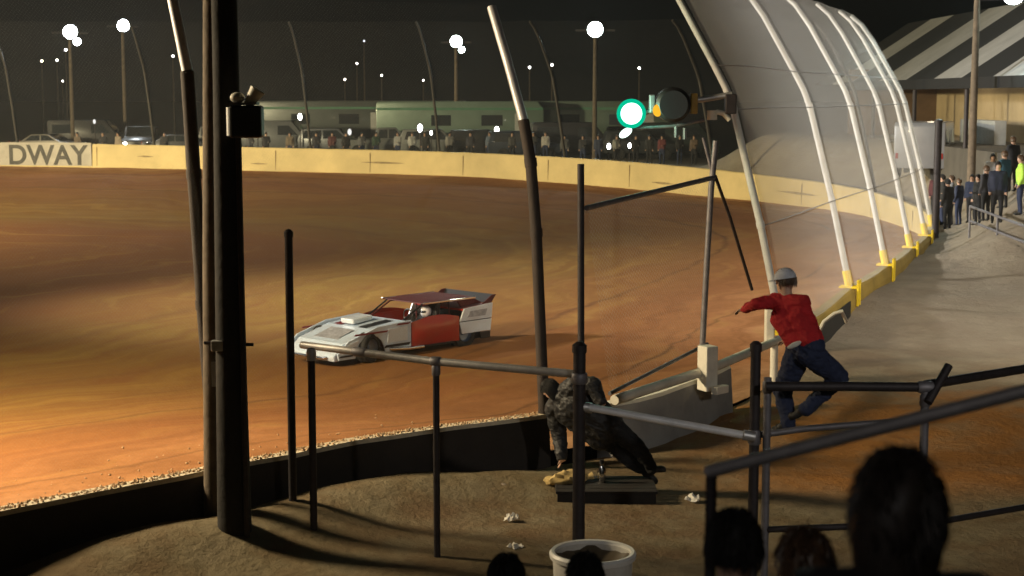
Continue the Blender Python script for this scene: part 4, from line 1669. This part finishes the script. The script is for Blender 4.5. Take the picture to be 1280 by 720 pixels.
    MB().prism([(-2.05, 1.15), (-2.05, 1.18), (-.9, 1.19), (-.4, 1.165), (-.4, 1.14), (-.9, 1.162)], -.72, .72).build('roof', dred, car, bevel=.008)
    for s in (-1, 1):
        MB().box((-1.2, s * .735, 1.165), (1.7, .03, .045)).build('roof_rail', chrome, car, bevel=.008)
    MB().prism([(-2.42, 1.0), (-2.40, 1.0), (-2.58, 1.20), (-2.60, 1.20)], -.86, .86).build('spoiler', black_paint, car)
    for s in (-1, 1):
        MB().prism([(-2.1, 1.0), (-2.44, 1.02), (-2.60, 1.21), (-2.46, 1.2)], s * .87, s * .89).build('spoiler_end', dred, car)
    # seat and steering wheel in the cockpit
    st = MB()
    st.box((-.75, .3, .62), (.5, .46, .12))
    st.box((-1.0, .3, .86), (.12, .46, .56), Matrix.Rotation(R(-12), 3, 'Y'))
    st.build('seat', black_paint, car, bevel=.03)
    MB().lathe((0, 0, 0), [(.15, -.012), (.17, 0), (.15, .012), (.13, 0), (.15, -.012)], 20, axis='x', ).build('steering_wheel', black_paint, car, smooth=True, loc=(-.25, .3, .86))
    # stripes, mud flung along the flanks, quick fasteners
    strp = mat('maroon_stripe', (.22, .02, .03), .4, var=.3, scale=4)
    blk = mat('black_graphic', (.02, .02, .025), .4, var=.3, scale=4)
    for s in (-1, 1):
        for x0, x1, z0, z1, mm in ((.3, 1.0, .30, .36, blk), (.98, 1.9, .66, .70, strp), (2.0, 2.34, .22, .26, blk), (.30, .62, .78, .82, strp)):
            MB().prism([(x0, z0), (x1 + .06, z0), (x1, z1), (x0 - .06, z1)], s * (hw + .004), s * (hw + .014)).build('stripe', mm, car)
        MB().prism([(-2.2, .74), (-1.6, .74), (-1.66, .88), (-2.26, .90)], s * (hw + .002), s * (hw + .010)).build('decal_patch', mat('grey_graphic', (.45, .46, .5), .4, var=.5, scale=9), car)
    hoodm = MB()
    hoodm.prism([(.45, .832), (1.3, .752), (1.3, .756), (.45, .836)], -.55, -.3)
    hoodm.build('stripe', strp, car)
    MB().prism([(.45, .832), (1.3, .752), (1.3, .756), (.45, .836)], .3, .55).build('stripe', blk, car)
    MB().prism([(1.5, .71), (2.0, .55), (2.0, .556), (1.5, .716)], -.4, .4).build('decal_patch', mat('grey_graphic', (.45, .46, .5)), car)
    # bumpers and exhaust
    MB().tube([(2.46, -.6, .2), (2.55, -.55, .2), (2.55, .55, .2), (2.46, .6, .2)], .03, 8).build('bumper', chrome, car, smooth=True)
    MB().tube([(-2.44, -.6, .42), (-2.56, -.55, .42), (-2.56, .55, .42), (-2.44, .6, .42)], .03, 8).build('bumper', chrome, car, smooth=True)
    MB().tube([(.9, hw - .02, .26), (.3, hw + .05, .22), (-.1, hw + .07, .22)], .045, 10).build('exhaust_pipe', chrome, car, smooth=True)
    # wheels
    for x in (1.45, -1.55):
        for s in (-1, 1):
            rr_ = .345 if x > 0 else .36
            wroot = MB()
            wroot.lathe((0, 0, 0), [(.20, -.14), (.29, -.15), (rr_ - .02, -.135), (rr_, -.10), (rr_, .10), (rr_ - .02, .135), (.29, .15), (.20, .14)], 28, axis='y')
            wh = wroot.build('wheel', rubber, car, smooth=True, loc=(x, s * (.80 if x > 0 else .76), rr_))
            wh.rotation_euler = (0, 0, R(14) if x > 0 else 0)
            rm_ = MB()
            rm_.lathe((0, 0, 0), [(.205, .145 * s), (.20, .10 * s), (.17, .06 * s), (.06, .05 * s), (.05, .09 * s), (0, .095 * s)], 24, axis='y')
            rm_.build('rim', rimm, wh, smooth=True)
    car.scale = (.93, .93, .93)
    return car


car_root = race_car()
bpy.context.view_layer.update()
dv_ = car_root.matrix_world @ Vector((-.82, .3, .25))
hd_ = car_root.rotation_euler.z
Jd = turned(SIT, hd_ - math.pi / 2, {'chest': (0, -.04, .36), 'neck': (0, -.03, .50), 'head': (0, .0, .60), 'shoulder_l': (-.18, -.03, .46), 'shoulder_r': (.18, -.03, .46),
                                     'elbow_l': (-.22, .16, .28), 'elbow_r': (.22, .16, .28), 'wrist_l': (-.1, .40, .30), 'wrist_r': (.1, .40, .30),
                                     'knee_l': (-.14, .46, .06), 'knee_r': (.14, .46, .06), 'ankle_l': (-.14, .85, -.12), 'ankle_r': (.14, .85, -.12), 'toe_l': (-.14, .93, 0), 'toe_r': (.14, .93, 0)})
drv = person('person', 'driver in dark suit and white helmet inside the race car', 'person', dv_, Jd, dict(top=dark_cloth, legs=dark_cloth, shoes=shoes_m), voxel=.03, face=False, look=(math.cos(hd_), math.sin(hd_), 0))
hp = Jd['head'] + Vector((0, 0, .0))
hel = MB().ell(hp, (.115, .13, .135), rotz(hd_ - math.pi / 2), 20, 14).build('helmet', mat('white_helmet', (.72, .72, .74), .25, var=.1), drv, smooth=True)
lk_ = Vector((math.cos(hd_), math.sin(hd_), 0))
MB().ell(hp + lk_ * .07 + Vector((0, 0, .01)), (.095, .068, .05), rotz(hd_ - math.pi / 2), 16, 10).build('visor', glass_m, hel, smooth=True)


# ------------------------------------------------------------------ vehicles parked beyond the far wall
glass_m = mat('dark_glass', (.02, .025, .03), .08, 0, var=.1, scale=2, coat=.5)
tyre_m = mat('road_tyre', (.02, .02, .02), .9, var=.2, scale=9)


def vehicle(kind, label, u, Y, col, group, rz=None, lit=0):
    gz = float(ground_height(np.array([0.]), np.array([Y]))[0])
    p = at(u, 160, Y)
    rz = rz if rz is not None else rnd.uniform(-.15, .15)
    root = thing('parked_' + kind, label, {'pickup': 'pickup truck', 'van': 'van', 'car': 'car', 'trailer': 'trailer', 'suv': 'car'}[kind], (p.x, Y, gz), rz, group)
    paint = mat('vehicle_paint_%d' % int(u), col, .35, .2, var=.2, scale=1, coat=.3)
    if kind == 'pickup':
        body = [(-2.7, .45), (-2.7, 1.12), (-.75, 1.15), (-.6, 1.15), (-.45, 1.85), (.75, 1.88), (1.35, 1.2), (2.5, 1.08), (2.72, .95), (2.72, .45)]
        wins = [[(-.42, 1.22), (-.33, 1.75), (.2, 1.78), (.2, 1.22)], [(.28, 1.22), (.28, 1.78), (.7, 1.79), (1.18, 1.22)]]
        w, wx, r = .98, (-1.7, 1.75), .40
    elif kind == 'van':
        body = [(-2.6, .4), (-2.62, 2.1), (-2.5, 2.25), (1.2, 2.25), (1.95, 1.35), (2.55, 1.15), (2.65, .4)]
        wins = [[(-2.3, 1.35), (-2.3, 1.95), (-.9, 1.95), (-.9, 1.35)], [(.3, 1.35), (.3, 1.95), (1.05, 1.95), (1.6, 1.35)]]
        w, wx, r = 1.0, (-1.6, 1.7), .37
    elif kind == 'suv':
        body = [(-2.3, .42), (-2.35, 1.1), (-2.1, 1.78), (.35, 1.80), (1.05, 1.12), (2.2, 1.0), (2.35, .42)]
        wins = [[(-2.0, 1.15), (-1.85, 1.65), (-.75, 1.68), (-.75, 1.15)], [(-.65, 1.15), (-.65, 1.68), (.28, 1.68), (.82, 1.15)]]
        w, wx, r = .95, (-1.4, 1.45), .38
    elif kind == 'car':
        body = [(-2.3, .35), (-2.3, .92), (-1.5, 1.0), (-.8, 1.42), (.35, 1.44), (1.1, .98), (2.1, .85), (2.28, .35)]
        wins = [[(-1.2, 1.02), (-.75, 1.35), (-.2, 1.37), (-.2, 1.02)], [(-.12, 1.02), (-.12, 1.37), (.32, 1.36), (.85, 1.02)]]
        w, wx, r = .9, (-1.35, 1.4), .32
    else:
        body = [(-5.5, .6), (-5.5, 3.35), (-5.35, 3.5), (5.1, 3.5), (5.5, 3.0), (5.5, .6)]
        wins = [[(-1.9, 1.9), (-1.9, 2.6), (-.6, 2.6), (-.6, 1.9)], [(1.4, 1.9), (1.4, 2.6), (2.8, 2.6), (2.8, 1.9)]]
        w, wx, r = 1.25, (-1.2, 0.0), .40
    MB().prism(body, -w, w).build('body', paint, root, bevel=.05, smooth=True)
    for wn_ in wins:
        for s in (-1, 1):
            MB().prism(wn_, s * (w + .003), s * (w - .02)).build('window', glass_m, root)
    for x in wx:
        for s in (-1, 1):
            MB().lathe((x, s * (w - .08), r), [(.0, .11 * s), (.55 * r, .11 * s), (.6 * r, .125 * s), (.97 * r, .12 * s), (r, .08 * s), (r, -.1 * s), (0, -.1 * s)], 18, axis='y').build('wheel', tyre_m, root, smooth=True)
    if kind != 'trailer':
        fx = body[-1][0] if kind != 'x' else 2
        for s in (-1, 1):
            MB().ell((fx - .02, s * (w - .28), .82), (.05, .13, .09)).build('headlight', lamp_mat('headlight_on', (1, .97, .9), 25) if lit else galv, root, smooth=True)
            MB().box((-body[0][0] * -1 + .0, s * (w - .12), .9), (.05, .1, .22)).build('tail_light', mat('tail_red', (.3, .01, .01), .3), root)
        if kind in ('pickup', 'van', 'suv', 'car'):
            ws = {'pickup': [(.82, 1.84), (1.33, 1.24)], 'van': [(1.25, 2.2), (1.93, 1.4)], 'suv': [(.4, 1.77), (1.02, 1.16)], 'car': [(.4, 1.42), (1.08, 1.01)]}[kind]
            (x0, z0), (x1, z1) = ws
            off = .02
            v = [(x0 + off, -w + .15, z0 + off), (x0 + off, w - .15, z0 + off), (x1 + off, w - .1, z1 + off), (x1 + off, -w + .1, z1 + off)]
            MB().add(v, [(0, 1, 2, 3)]).build('windscreen', glass_m, root)
    else:
        MB().box((0, -w - .01, 3.0), (10.9, .012, .16)).build('stripe', mat('trailer_green', (.08, .22, .14), .5), root)
        MB().box((4.0, -w - .012, 1.75), (.8, .02, 1.9)).build('door', mat('trailer_door', (.45, .46, .45), .5), root, bevel=.005)
    return root


GV = 'vehicles parked beyond the far wall'
vehicle('trailer', 'long pale greenish trailer behind the far wall left of the tilted post', 575, 107, (.17, .24, .20), GV, .04)
vehicle('trailer', 'long dim greenish trailer behind the far wall left of the green signal', 735, 110, (.13, .18, .15), GV, -.03)
vehicle('pickup', 'pickup with both headlights on, above the far wall beside the letters', 178, 106, (.10, .10, .11), GV, R(-86), 1)
vehicle('van', 'grey van beyond the wall just right of the utility pole', 345, 105, (.12, .13, .14), GV)
vehicle('suv', 'dark car beyond the wall right of the grey van', 420, 104, (.10, .11, .13), GV)
vehicle('pickup', 'pale grey pickup left of the long pale trailer', 480, 103, (.16, .17, .17), GV, .1)
vehicle('suv', 'black car in front of the long pale trailer', 605, 101.5, (.025, .025, .03), GV, .05)
vehicle('van', 'dark van right of the tilted post in front of the dim trailer', 715, 102, (.05, .05, .06), GV, .08)
vehicle('suv', 'dark car under the green signal light', 800, 100, (.04, .045, .05), GV)
vehicle('car', 'pale car at far left behind the letters of the wall', 60, 104, (.17, .15, .13), GV)
vehicle('car', 'dark low car left of the utility pole behind the far wall', 225, 103, (.06, .06, .07), GV)

for kd, lab, u, Y, c_, rz_ in (('trailer', 'dark grey boxy trailer behind the grey van and the dark car', 400, 113, (.10, .115, .11), .05),
                              ('trailer', 'grey green trailer left of the long pale greenish one', 492, 115, (.13, .16, .145), -.04),
                              ('van', 'dark green van behind the people left of the fence post', 845, 101, (.04, .055, .05), .1),
                              ('suv', 'dark blue car half behind the lone curved post', 655, 99.5, (.03, .04, .06), .12),
                              ('pickup', 'black pickup right of the lit headlights', 262, 107, (.03, .03, .033), .0),
                              ('pickup', 'charcoal pickup under the green lamp, behind its neighbours', 768, 106, (.05, .055, .055), -.1),
                              ('suv', 'dull silver car left of the black one before the long trailer', 545, 102.5, (.20, .21, .21), .06),
                              ('van', 'black van at far left between pale car and headlights', 112, 109, (.025, .025, .028), .05)):
    vehicle(kd, lab, u, Y, c_, GV, rz_)

# low lamps among the parked vehicles: work lights on short stands
LOWL = [(525, 160, 100.5, .42, 'bright low work light left of the long trailer'), (539, 166, 100, .22, 'small low work light right of the bright one'),
        (621, 163, 99.5, .40, 'low work light in front of the black car'), (703, 176, 98.5, .22, 'tiny low work light near the dark van'),
        (375, 146, 103, .36, 'warm low light above the grey van'), (761, 183, 96, .30, 'low bright lamp left of the green signal, near the wall top'),
        (787, 182, 95, .26, 'slim low bright lamp right under the green signal'), (437, 165, 101, .34, 'dim round lamp beside the dark car'),
        (322, 168, 101, .30, 'dim greenish lamp right beside the utility pole'), (118, 152, 101, .24, 'dim low lamp above the letter Y of the wall')]
for k, (u, v, Y, s, lab) in enumerate(LOWL):
    p = at(u, v, Y)
    gz = float(ground_height(np.array([0.]), np.array([Y]))[0])
    o = thing('work_light', lab, 'work light', (p.x, p.y, gz), 0, 'low work lights beyond the far wall')
    h = p.z - gz
    MB().tube([(0, .06, 0), (0, .06, h)], .035, 8).build('stand', steel_dark, o)
    MB().box((0, .04, h), (s * .8, .1, s * 1.3)).build('lamp_head', steel_dark, o, bevel=.02)
    MB().ell((0, -.02, h), (s * .36, .05, s * .6)).build('lens', lamp_mat('work_lens_%d' % (0 if k in (7, 8, 9) else 1), (1, 1, .95), 1.2 if k in (7, 8, 9) else 14), o, smooth=True)

# people standing behind the far wall
protos = {}


def far_person(u, Y, lab, col, legs, cat='person', group=None, gz=None, look=(0, -1, 0), sit=None, pose=STAND, rot=None, hairm=None):
    p = at(u, 150, Y)
    z = gz if gz is not None else float(ground_height(np.array([0.]), np.array([Y]))[0])
    a = rot if rot is not None else math.pi + rnd.uniform(-.6, .6)
    J = turned(pose, a, {'wrist_l': (-.1, .28, 1.12), 'elbow_l': (-.23, .08, 1.14)} if pose is STAND and rnd.random() < .4 else None)
    lk = rotz(a) @ Vector((0, 1, 0))
    return person('person', lab, cat, (p.x, Y, z), J, dict(top=fabric('top_%s' % '_'.join(str(int(c * 100)) for c in col), col), legs=legs, shoes=shoes_m), group, voxel=.035, hair=('short', hairm or rnd.choice((hair_black, hair_brown, hair_dark))), look=lk, face=True)


GP = 'people standing beyond the far wall'
FP = [(147, 'person in pale top standing left of the lit headlights', (.35, .28, .22)), (128, 'dark dressed person above the far wall right of the letters', (.03, .03, .035)),
      (395, 'dark dressed person in front of the grey van', (.04, .04, .05)), (415, 'person in dull maroon by the dark car', (.10, .03, .03)),
      (452, 'person in grey beside the dim round lamp', (.16, .16, .17)), (497, 'person in pale grey left of the bright low light', (.30, .30, .30)),
      (562, 'person in pale top standing between trailer and black car', (.36, .35, .33)), (588, 'dark dressed person by the black car', (.03, .03, .04)),
      (640, 'person in charcoal just left of the tilted post', (.06, .06, .06)), (682, 'person in light top right of the tilted post', (.40, .38, .36)),
      (729, 'dark dressed person right of the thin gate post top', (.03, .03, .03)), (748, 'person in dark blue near the low bright lamp', (.03, .04, .08)),
      (812, 'person in black under the black lamp housing', (.02, .02, .02)), (868, 'person in brown left of the fence post', (.12, .08, .05))]
FP += [(312, 'person in grey just right of the utility pole beyond the wall', (.14, .14, .15)), (332, 'dark dressed person left of the grey van', (.03, .03, .03)),
       (362, 'person in tan before the grey van', (.18, .14, .10)), (432, 'dark dressed person leaning near the dim round lamp', (.02, .02, .025)),
       (470, 'person in dark green left of the pale grey pickup', (.03, .06, .04)), (515, 'person in white top right by the bright low light', (.45, .45, .44)),
       (531, 'dark dressed person between the two low lights', (.02, .02, .02)), (612, 'person in faded blue before the black car', (.10, .13, .18)),
       (667, 'dark dressed person close right of the lone curved post', (.02, .02, .025)), (706, 'person in grey hoodie before the dark van', (.17, .17, .17)),
       (771, 'person in pale top between the two slim low lamps', (.34, .33, .31)), (795, 'dark dressed person below the green lamp', (.02, .025, .02)),
       (828, 'person in dull red below the black lamp housing', (.14, .03, .03)), (850, 'person in black left of the one in brown', (.015, .015, .015)),
       (205, 'dark dressed person left of the wooden pole beyond the wall', (.03, .03, .035)), (96, 'person in dull tan above the last letters', (.16, .12, .09))]
for u, lab, c in FP:
    far_person(u, 98.5 if u < 700 else 94.0, lab, c, jeans if rnd.random() < .5 else dark_cloth, group=GP)


# ------------------------------------------------------------------ pavilion with striped roof at right
EX, EZ = 17.3, 6.0
pv = thing('pavilion', 'open pavilion with black and white striped roof and beige back wall at right', 'pavilion', (EX, 60, .9))
pz0 = .9
roof_w = mat('grey_white_roof_sheet', (.42, .42, .42), .6, var=.25, scale=.8)
roof_b = mat('black_roof_sheet', (.008, .008, .009), .95, var=.3, scale=.8)
edges = [92, 87, 82.5, 76.5, 71.2, 66.5, 62.4, 58.3, 54.8, 51.4, 48.0, 45.0]
for k in range(len(edges) - 1):
    y0, y1 = edges[k] - 60, edges[k + 1] - 60
    v = []
    for dz in (0, -.05):
        v += [(0, y0, EZ - pz0 + dz), (0, y1, EZ - pz0 + dz), (5.2, y1, EZ - pz0 + 3.45 + dz), (5.2, y0, EZ - pz0 + 3.45 + dz)]
    MB().add(v, [(0, 1, 2, 3), (7, 6, 5, 4), (0, 4, 5, 1), (1, 5, 6, 2), (2, 6, 7, 3), (3, 7, 4, 0)]).build('roof_sheet', roof_b if k % 2 == 0 else roof_w, pv)
MB().box((-.06, 4.2, EZ - pz0 - .16), (.1, 39.4, .42)).build('fascia', roof_b, pv, bevel=.01)
MB().box((4.6, 4.2, 2.9), (.2, 39, 5.8)).build('back_wall', mat('beige_block_wall', (.42, .33, .20), .85, var=.25, scale=.7, bump=.2), pv)
MB().box((2.3, 22.8, 2.9), (4.6, .2, 5.8)).build('end_wall', mat('brown_board_wall', (.20, .13, .08), .85, var=.3, scale=1), pv)
MB().box((2.3, 4.2, 1.0), (4.6, 39, 2.9)).build('floor_slab', mat('dark_slab', (.10, .09, .075), .9, var=.4, scale=1, bump=.3), pv)
for y in (-14, -6, 2, 10, 18):
    MB().tube([(.2, y, -.2), (.2, y, EZ - pz0 - .12)], .09, 10).build('column', steel_dark, pv, smooth=True)
MB().box((2.6, 8.0, 2.95), (.5, 5.0, 1.0)).build('counter', mat('counter_grey', (.35, .36, .36), .6), pv, bevel=.02)
MB().box((4.45, 1.0, 2.5), (.08, 1.6, 3.0)).build('doorway', mat('door_dark', (.05, .05, .055), .6), pv)
MB().box((4.45, 3.6, 2.6), (.06, .5, 3.2)).build('pale_door_panel', mat('door_pale', (.62, .56, .42), .6), pv)
# working lamp under the roof
lampo = MB().tube([(2.2, -8, 5.35), (2.2, 16, 5.35)], .04, 8).build('strip_lamp', lamp_mat('pavilion_strip', (1, .86, .62), 6), pv)
for y in (-6, 4, 14):
    ld = bpy.data.lights.new('strip_glow', 'POINT')
    ld.energy = 70
    ld.color = (1, .84, .58)
    ld.shadow_soft_size = .3
    lo = bpy.data.objects.new('strip_glow', ld)
    COL.objects.link(lo)
    lo.parent = pv
    lo.location = (2.2, y, 5.1)

# white van by the pavilion
vp = vehicle('van', 'white van parked in front of the pavilion behind the fence end', 1158, 67, (.30, .31, .34), None, R(70))
vp.location.z = ground_at(vp.location.x, 67) + .02
# utility pole and dark post at right
b = at(1169, 292, 51.5)
b.z = ground_at(b.x, b.y)
t_ = at(1169, 150, 51.5)
o = thing('steel_post', 'thick dark post at the far end of the curved fence', 'post', b)
MB().tube([(0, 0, -.3), (0, 0, t_.z - b.z)], .12, 12).build('shaft', steel_dark, o, smooth=True)
MB().lathe((0, 0, t_.z - b.z), [(.135, -.08), (.135, 0), (0, .04)], 12).build('cap', steel_dark, o, smooth=True)
# low barrier rail in front of the crowd
a0 = at(1214, 222, 47)
a0.z = ground_at(a0.x, a0.y)
o = thing('crowd_barrier', 'low grey rail in front of the seated crowd at right', 'barrier', a0)
a1 = at(1330, 232, 41)
a1.z = ground_at(a1.x, a1.y)
dlt = a1 - a0
for zz in (.98, .55):
    MB().tube([(0, 0, zz), (dlt.x, dlt.y, zz + dlt.z)], .04, 8).build('rail', galv_dull, o, smooth=True)
for t in (0, .33, .66, 1):
    MB().tube([dlt * t - Vector((0, 0, .3)), dlt * t + Vector((0, 0, 1.0))], .035, 8).build('post', galv_dull, o, smooth=True)

GC = 'people in front of the pavilion'
CR = [(1181, 56, 'person in black standing at the left of the pavilion crowd', (.02, .02, .025)), (1193, 55.5, 'person in grey left of the slim brown pole', (.22, .22, .23)),
      (1202, 54.5, 'person in navy close left of the slim brown pole', (.03, .04, .08)), (1226, 50, 'person in black right beside the slim brown pole', (.02, .02, .02)),
      (1243, 52, 'person in pale grey between pole and teal jacket', (.32, .32, .34)), (1258, 48, 'person in teal jacket left of the bright yellow vest', (.03, .09, .13)),
      (1236, 48.5, 'person in charcoal in front of the pale grey one', (.05, .05, .06)), (1268, 51, 'person in black behind the teal jacket', (.015, .015, .02)),
      (1218, 53, 'person in dark blue just behind the slim brown pole', (.02, .03, .07)), (1188, 53.5, 'person in black hoodie nearest the thick dark post', (.012, .012, .014)),
      (1250, 46.5, 'person in dark navy at the front of the crowd', (.015, .02, .045)), (1173, 58, 'person in maroon half hidden by the thick dark post', (.08, .02, .025))]
for u, Y, lab, c in CR:
    fp_ = far_person(u, Y, lab, c, rnd.choice((jeans, dark_cloth)), group=GC, gz=ground_at(at(u, 150, Y).x, Y), rot=rnd.uniform(.2, 3.0))
    fp_.scale = [rnd.uniform(.9, 1.06)] * 3
hv = fabric('hi_vis_yellow', (.55, .95, .12))
p = at(1277, 200, 46)
J = turned(STAND, 1.4)
person('person', 'person in bright yellow-green vest at the right edge of the picture', 'person', (p.x, p.y, ground_at(p.x, p.y)), J, dict(top=hv, legs=jeans, shoes=shoes_m), GC, voxel=.03, hair=('short', hair_brown), look=(-1, .1, 0))

# ------------------------------------------------------------------ litter, stones, weeds
GL = 'scraps of litter on the dirt'
LT = [(640, 645, 'pale crumpled cup on the dirt left of the thick post'), (643, 681, 'small pale scrap on the dirt above the lowest crown'), (479, 650, 'white crumpled scrap on the bank below the sloping rail'),
      (866, 621, 'tiny bright scrap by the foot of the short grey wall'), (180, 690, 'pale scrap on the dirt left of the utility pole'), (240, 683, 'pale scrap close left of the utility pole foot')]
for u, v, lab in LT:
    p = atz(u, v, .1)
    mb = MB()
    vs, fs = [], []
    rr2 = random.Random(u)
    for i in range(6):
        for j in range(6):
            vs.append(((i - 2.5) * .035 + rr2.uniform(-.01, .01), (j - 2.5) * .03 + rr2.uniform(-.01, .01), .05 + rr2.uniform(-.045, .05)))
    for i in range(5):
        for j in range(5):
            fs.append((i * 6 + j, i * 6 + j + 1, (i + 1) * 6 + j + 1, (i + 1) * 6 + j))
    o = mb.add(vs, fs).build('litter_scrap', mat('litter_paper', (.70, .67, .60), .7, var=.2, scale=14), loc=(p.x, p.y, .04))
    o.rotation_euler = (0, 0, rr2.uniform(0, 3))
    tag(o, lab, 'litter', GL)
GSn = 'stones along the foot of the dark wall'
for k, (u, v, s, lab) in enumerate(((596, 607, .26, 'larger pale stone on the bank under the dark wall'), (626, 610, .16, 'smaller pale stone right of the larger one'), (110, 682, .2, 'dusty stone by the wall foot at lower left'), (152, 676, .14, 'small stone by the wall foot left of the utility pole'))):
    p = atz(u, v, .12)
    rr2 = random.Random(k)
    mb = MB().ell((0, 0, 0), (s, s * .7, s * .45), None, 14, 9)
    for q in range(len(mb.v)):
        x, y, z = mb.v[q]
        kk = 1 + .22 * math.sin(x * 21 + k) * math.cos(y * 17 + z * 23)
        mb.v[q] = (x * kk, y * kk, z * kk)
    o = mb.build('stone', mat('field_stone', (.34, .28, .22), .9, var=.4, scale=7, bump=.5), smooth=True, loc=(p.x, p.y, .12))
    tag(o, lab, 'stone', GSn)

cm_ = MB()
rc = random.Random(5)
na, nb = wall_at_u(-200), wall_at_u(681)
for k in range(2000):
    f_ = rc.uniform(na, nb)
    i = min(int(f_), nb - 1)
    on_top = rc.random() < .7
    x0 = WX[i] + (WX[i + 1] - WX[i]) * (f_ - i)
    y0 = WY[i] + (WY[i + 1] - WY[i]) * (f_ - i)
    if on_top:
        off = rc.uniform(-.08, .10)
        z0 = WALL[i, 2] + .005
        r = rc.uniform(.006, .028)
    else:
        off = .2 + abs(rc.gauss(0, 1.4))
        w_ = max(0, 1 - off / 15)
        z0 = -.45 + (w_ * w_ * (3 - 2 * w_) * .55 + w_ * .45) * (WALL[i, 3] + .45) + .02
        r = rc.uniform(.008, .03)
    x0 += NRM[i][0] * off
    y0 += NRM[i][1] * off
    vs = [Vector((x0, y0, z0)) + Vector(d_) * r * rc.uniform(.6, 1.2) for d_ in ((1, 0, 0), (0, 1, 0), (-1, 0, 0), (0, -1, 0), (0, 0, .8), (0, 0, -.6))]
    cm_.add(vs, [(0, 1, 4), (1, 2, 4), (2, 3, 4), (3, 0, 4), (1, 0, 5), (2, 1, 5), (3, 2, 5), (0, 3, 5)])
o = cm_.build('clay_crumbs', mat('dry_clay_crumbs', (.55, .36, .20), .9, var=.4, scale=6))
setting(o, 'stuff')
o['label'] = 'crumbs of dry clay along the top and foot of the dark wall'

wm = MB()
rw = random.Random(3)
for k in range(2600):
    i = rw.randrange(wall_at_u(-60), wall_at_u(720))
    off = -(.22 + abs(rw.gauss(0, .35)))
    if value_noise(np.array([WX[i] * 1.0]), np.array([WY[i]]), 1.3, 9)[0] < .02:
        continue
    x, y = WX[i] + NRM[i][0] * off + rw.uniform(-.25, .25), WY[i] + NRM[i][1] * off + rw.uniform(-.25, .25)
    h = rw.uniform(.05, .22)
    a = rw.uniform(0, 6.28)
    lx, ly = math.cos(a) * h * .5, math.sin(a) * h * .5
    w = .006
    b0 = Vector((x, y, .08))
    wm.add([b0 + Vector((w, 0, 0)), b0 - Vector((w, 0, 0)), b0 + Vector((lx * .5 - w * .7, ly * .5, h * .7)), b0 + Vector((lx * .5 + w * .7, ly * .5, h * .7)), b0 + Vector((lx, ly, h))],
           [(0, 1, 2, 3), (3, 2, 4)])
o = wm.build('weeds', mat('dry_weed', (.22, .19, .09), .9, var=.4, scale=4))
setting(o, 'stuff')
o['label'] = 'dry weeds along the foot of the dark wall'

# ------------------------------------------------------------------ dusty night air
if HAZE > 0:
    hz = MB().box((-30, 60, 14), (300, 330, 34)).build('haze', bpy.data.materials.new('dusty_air'))
    hz['kind'] = 'stuff'
    m = hz.data.materials[0]
    m.use_nodes = True
    n, l = m.node_tree.nodes, m.node_tree.links
    n.remove(n['Principled BSDF'])
    pvn = n.new('ShaderNodeVolumePrincipled')
    pvn.inputs['Color'].default_value = (.78, .84, .88, 1)
    pvn.inputs['Density'].default_value = HAZE
    pvn.inputs['Anisotropy'].default_value = .2
    l.new(pvn.outputs[0], n['Material Output'].inputs['Volume'])
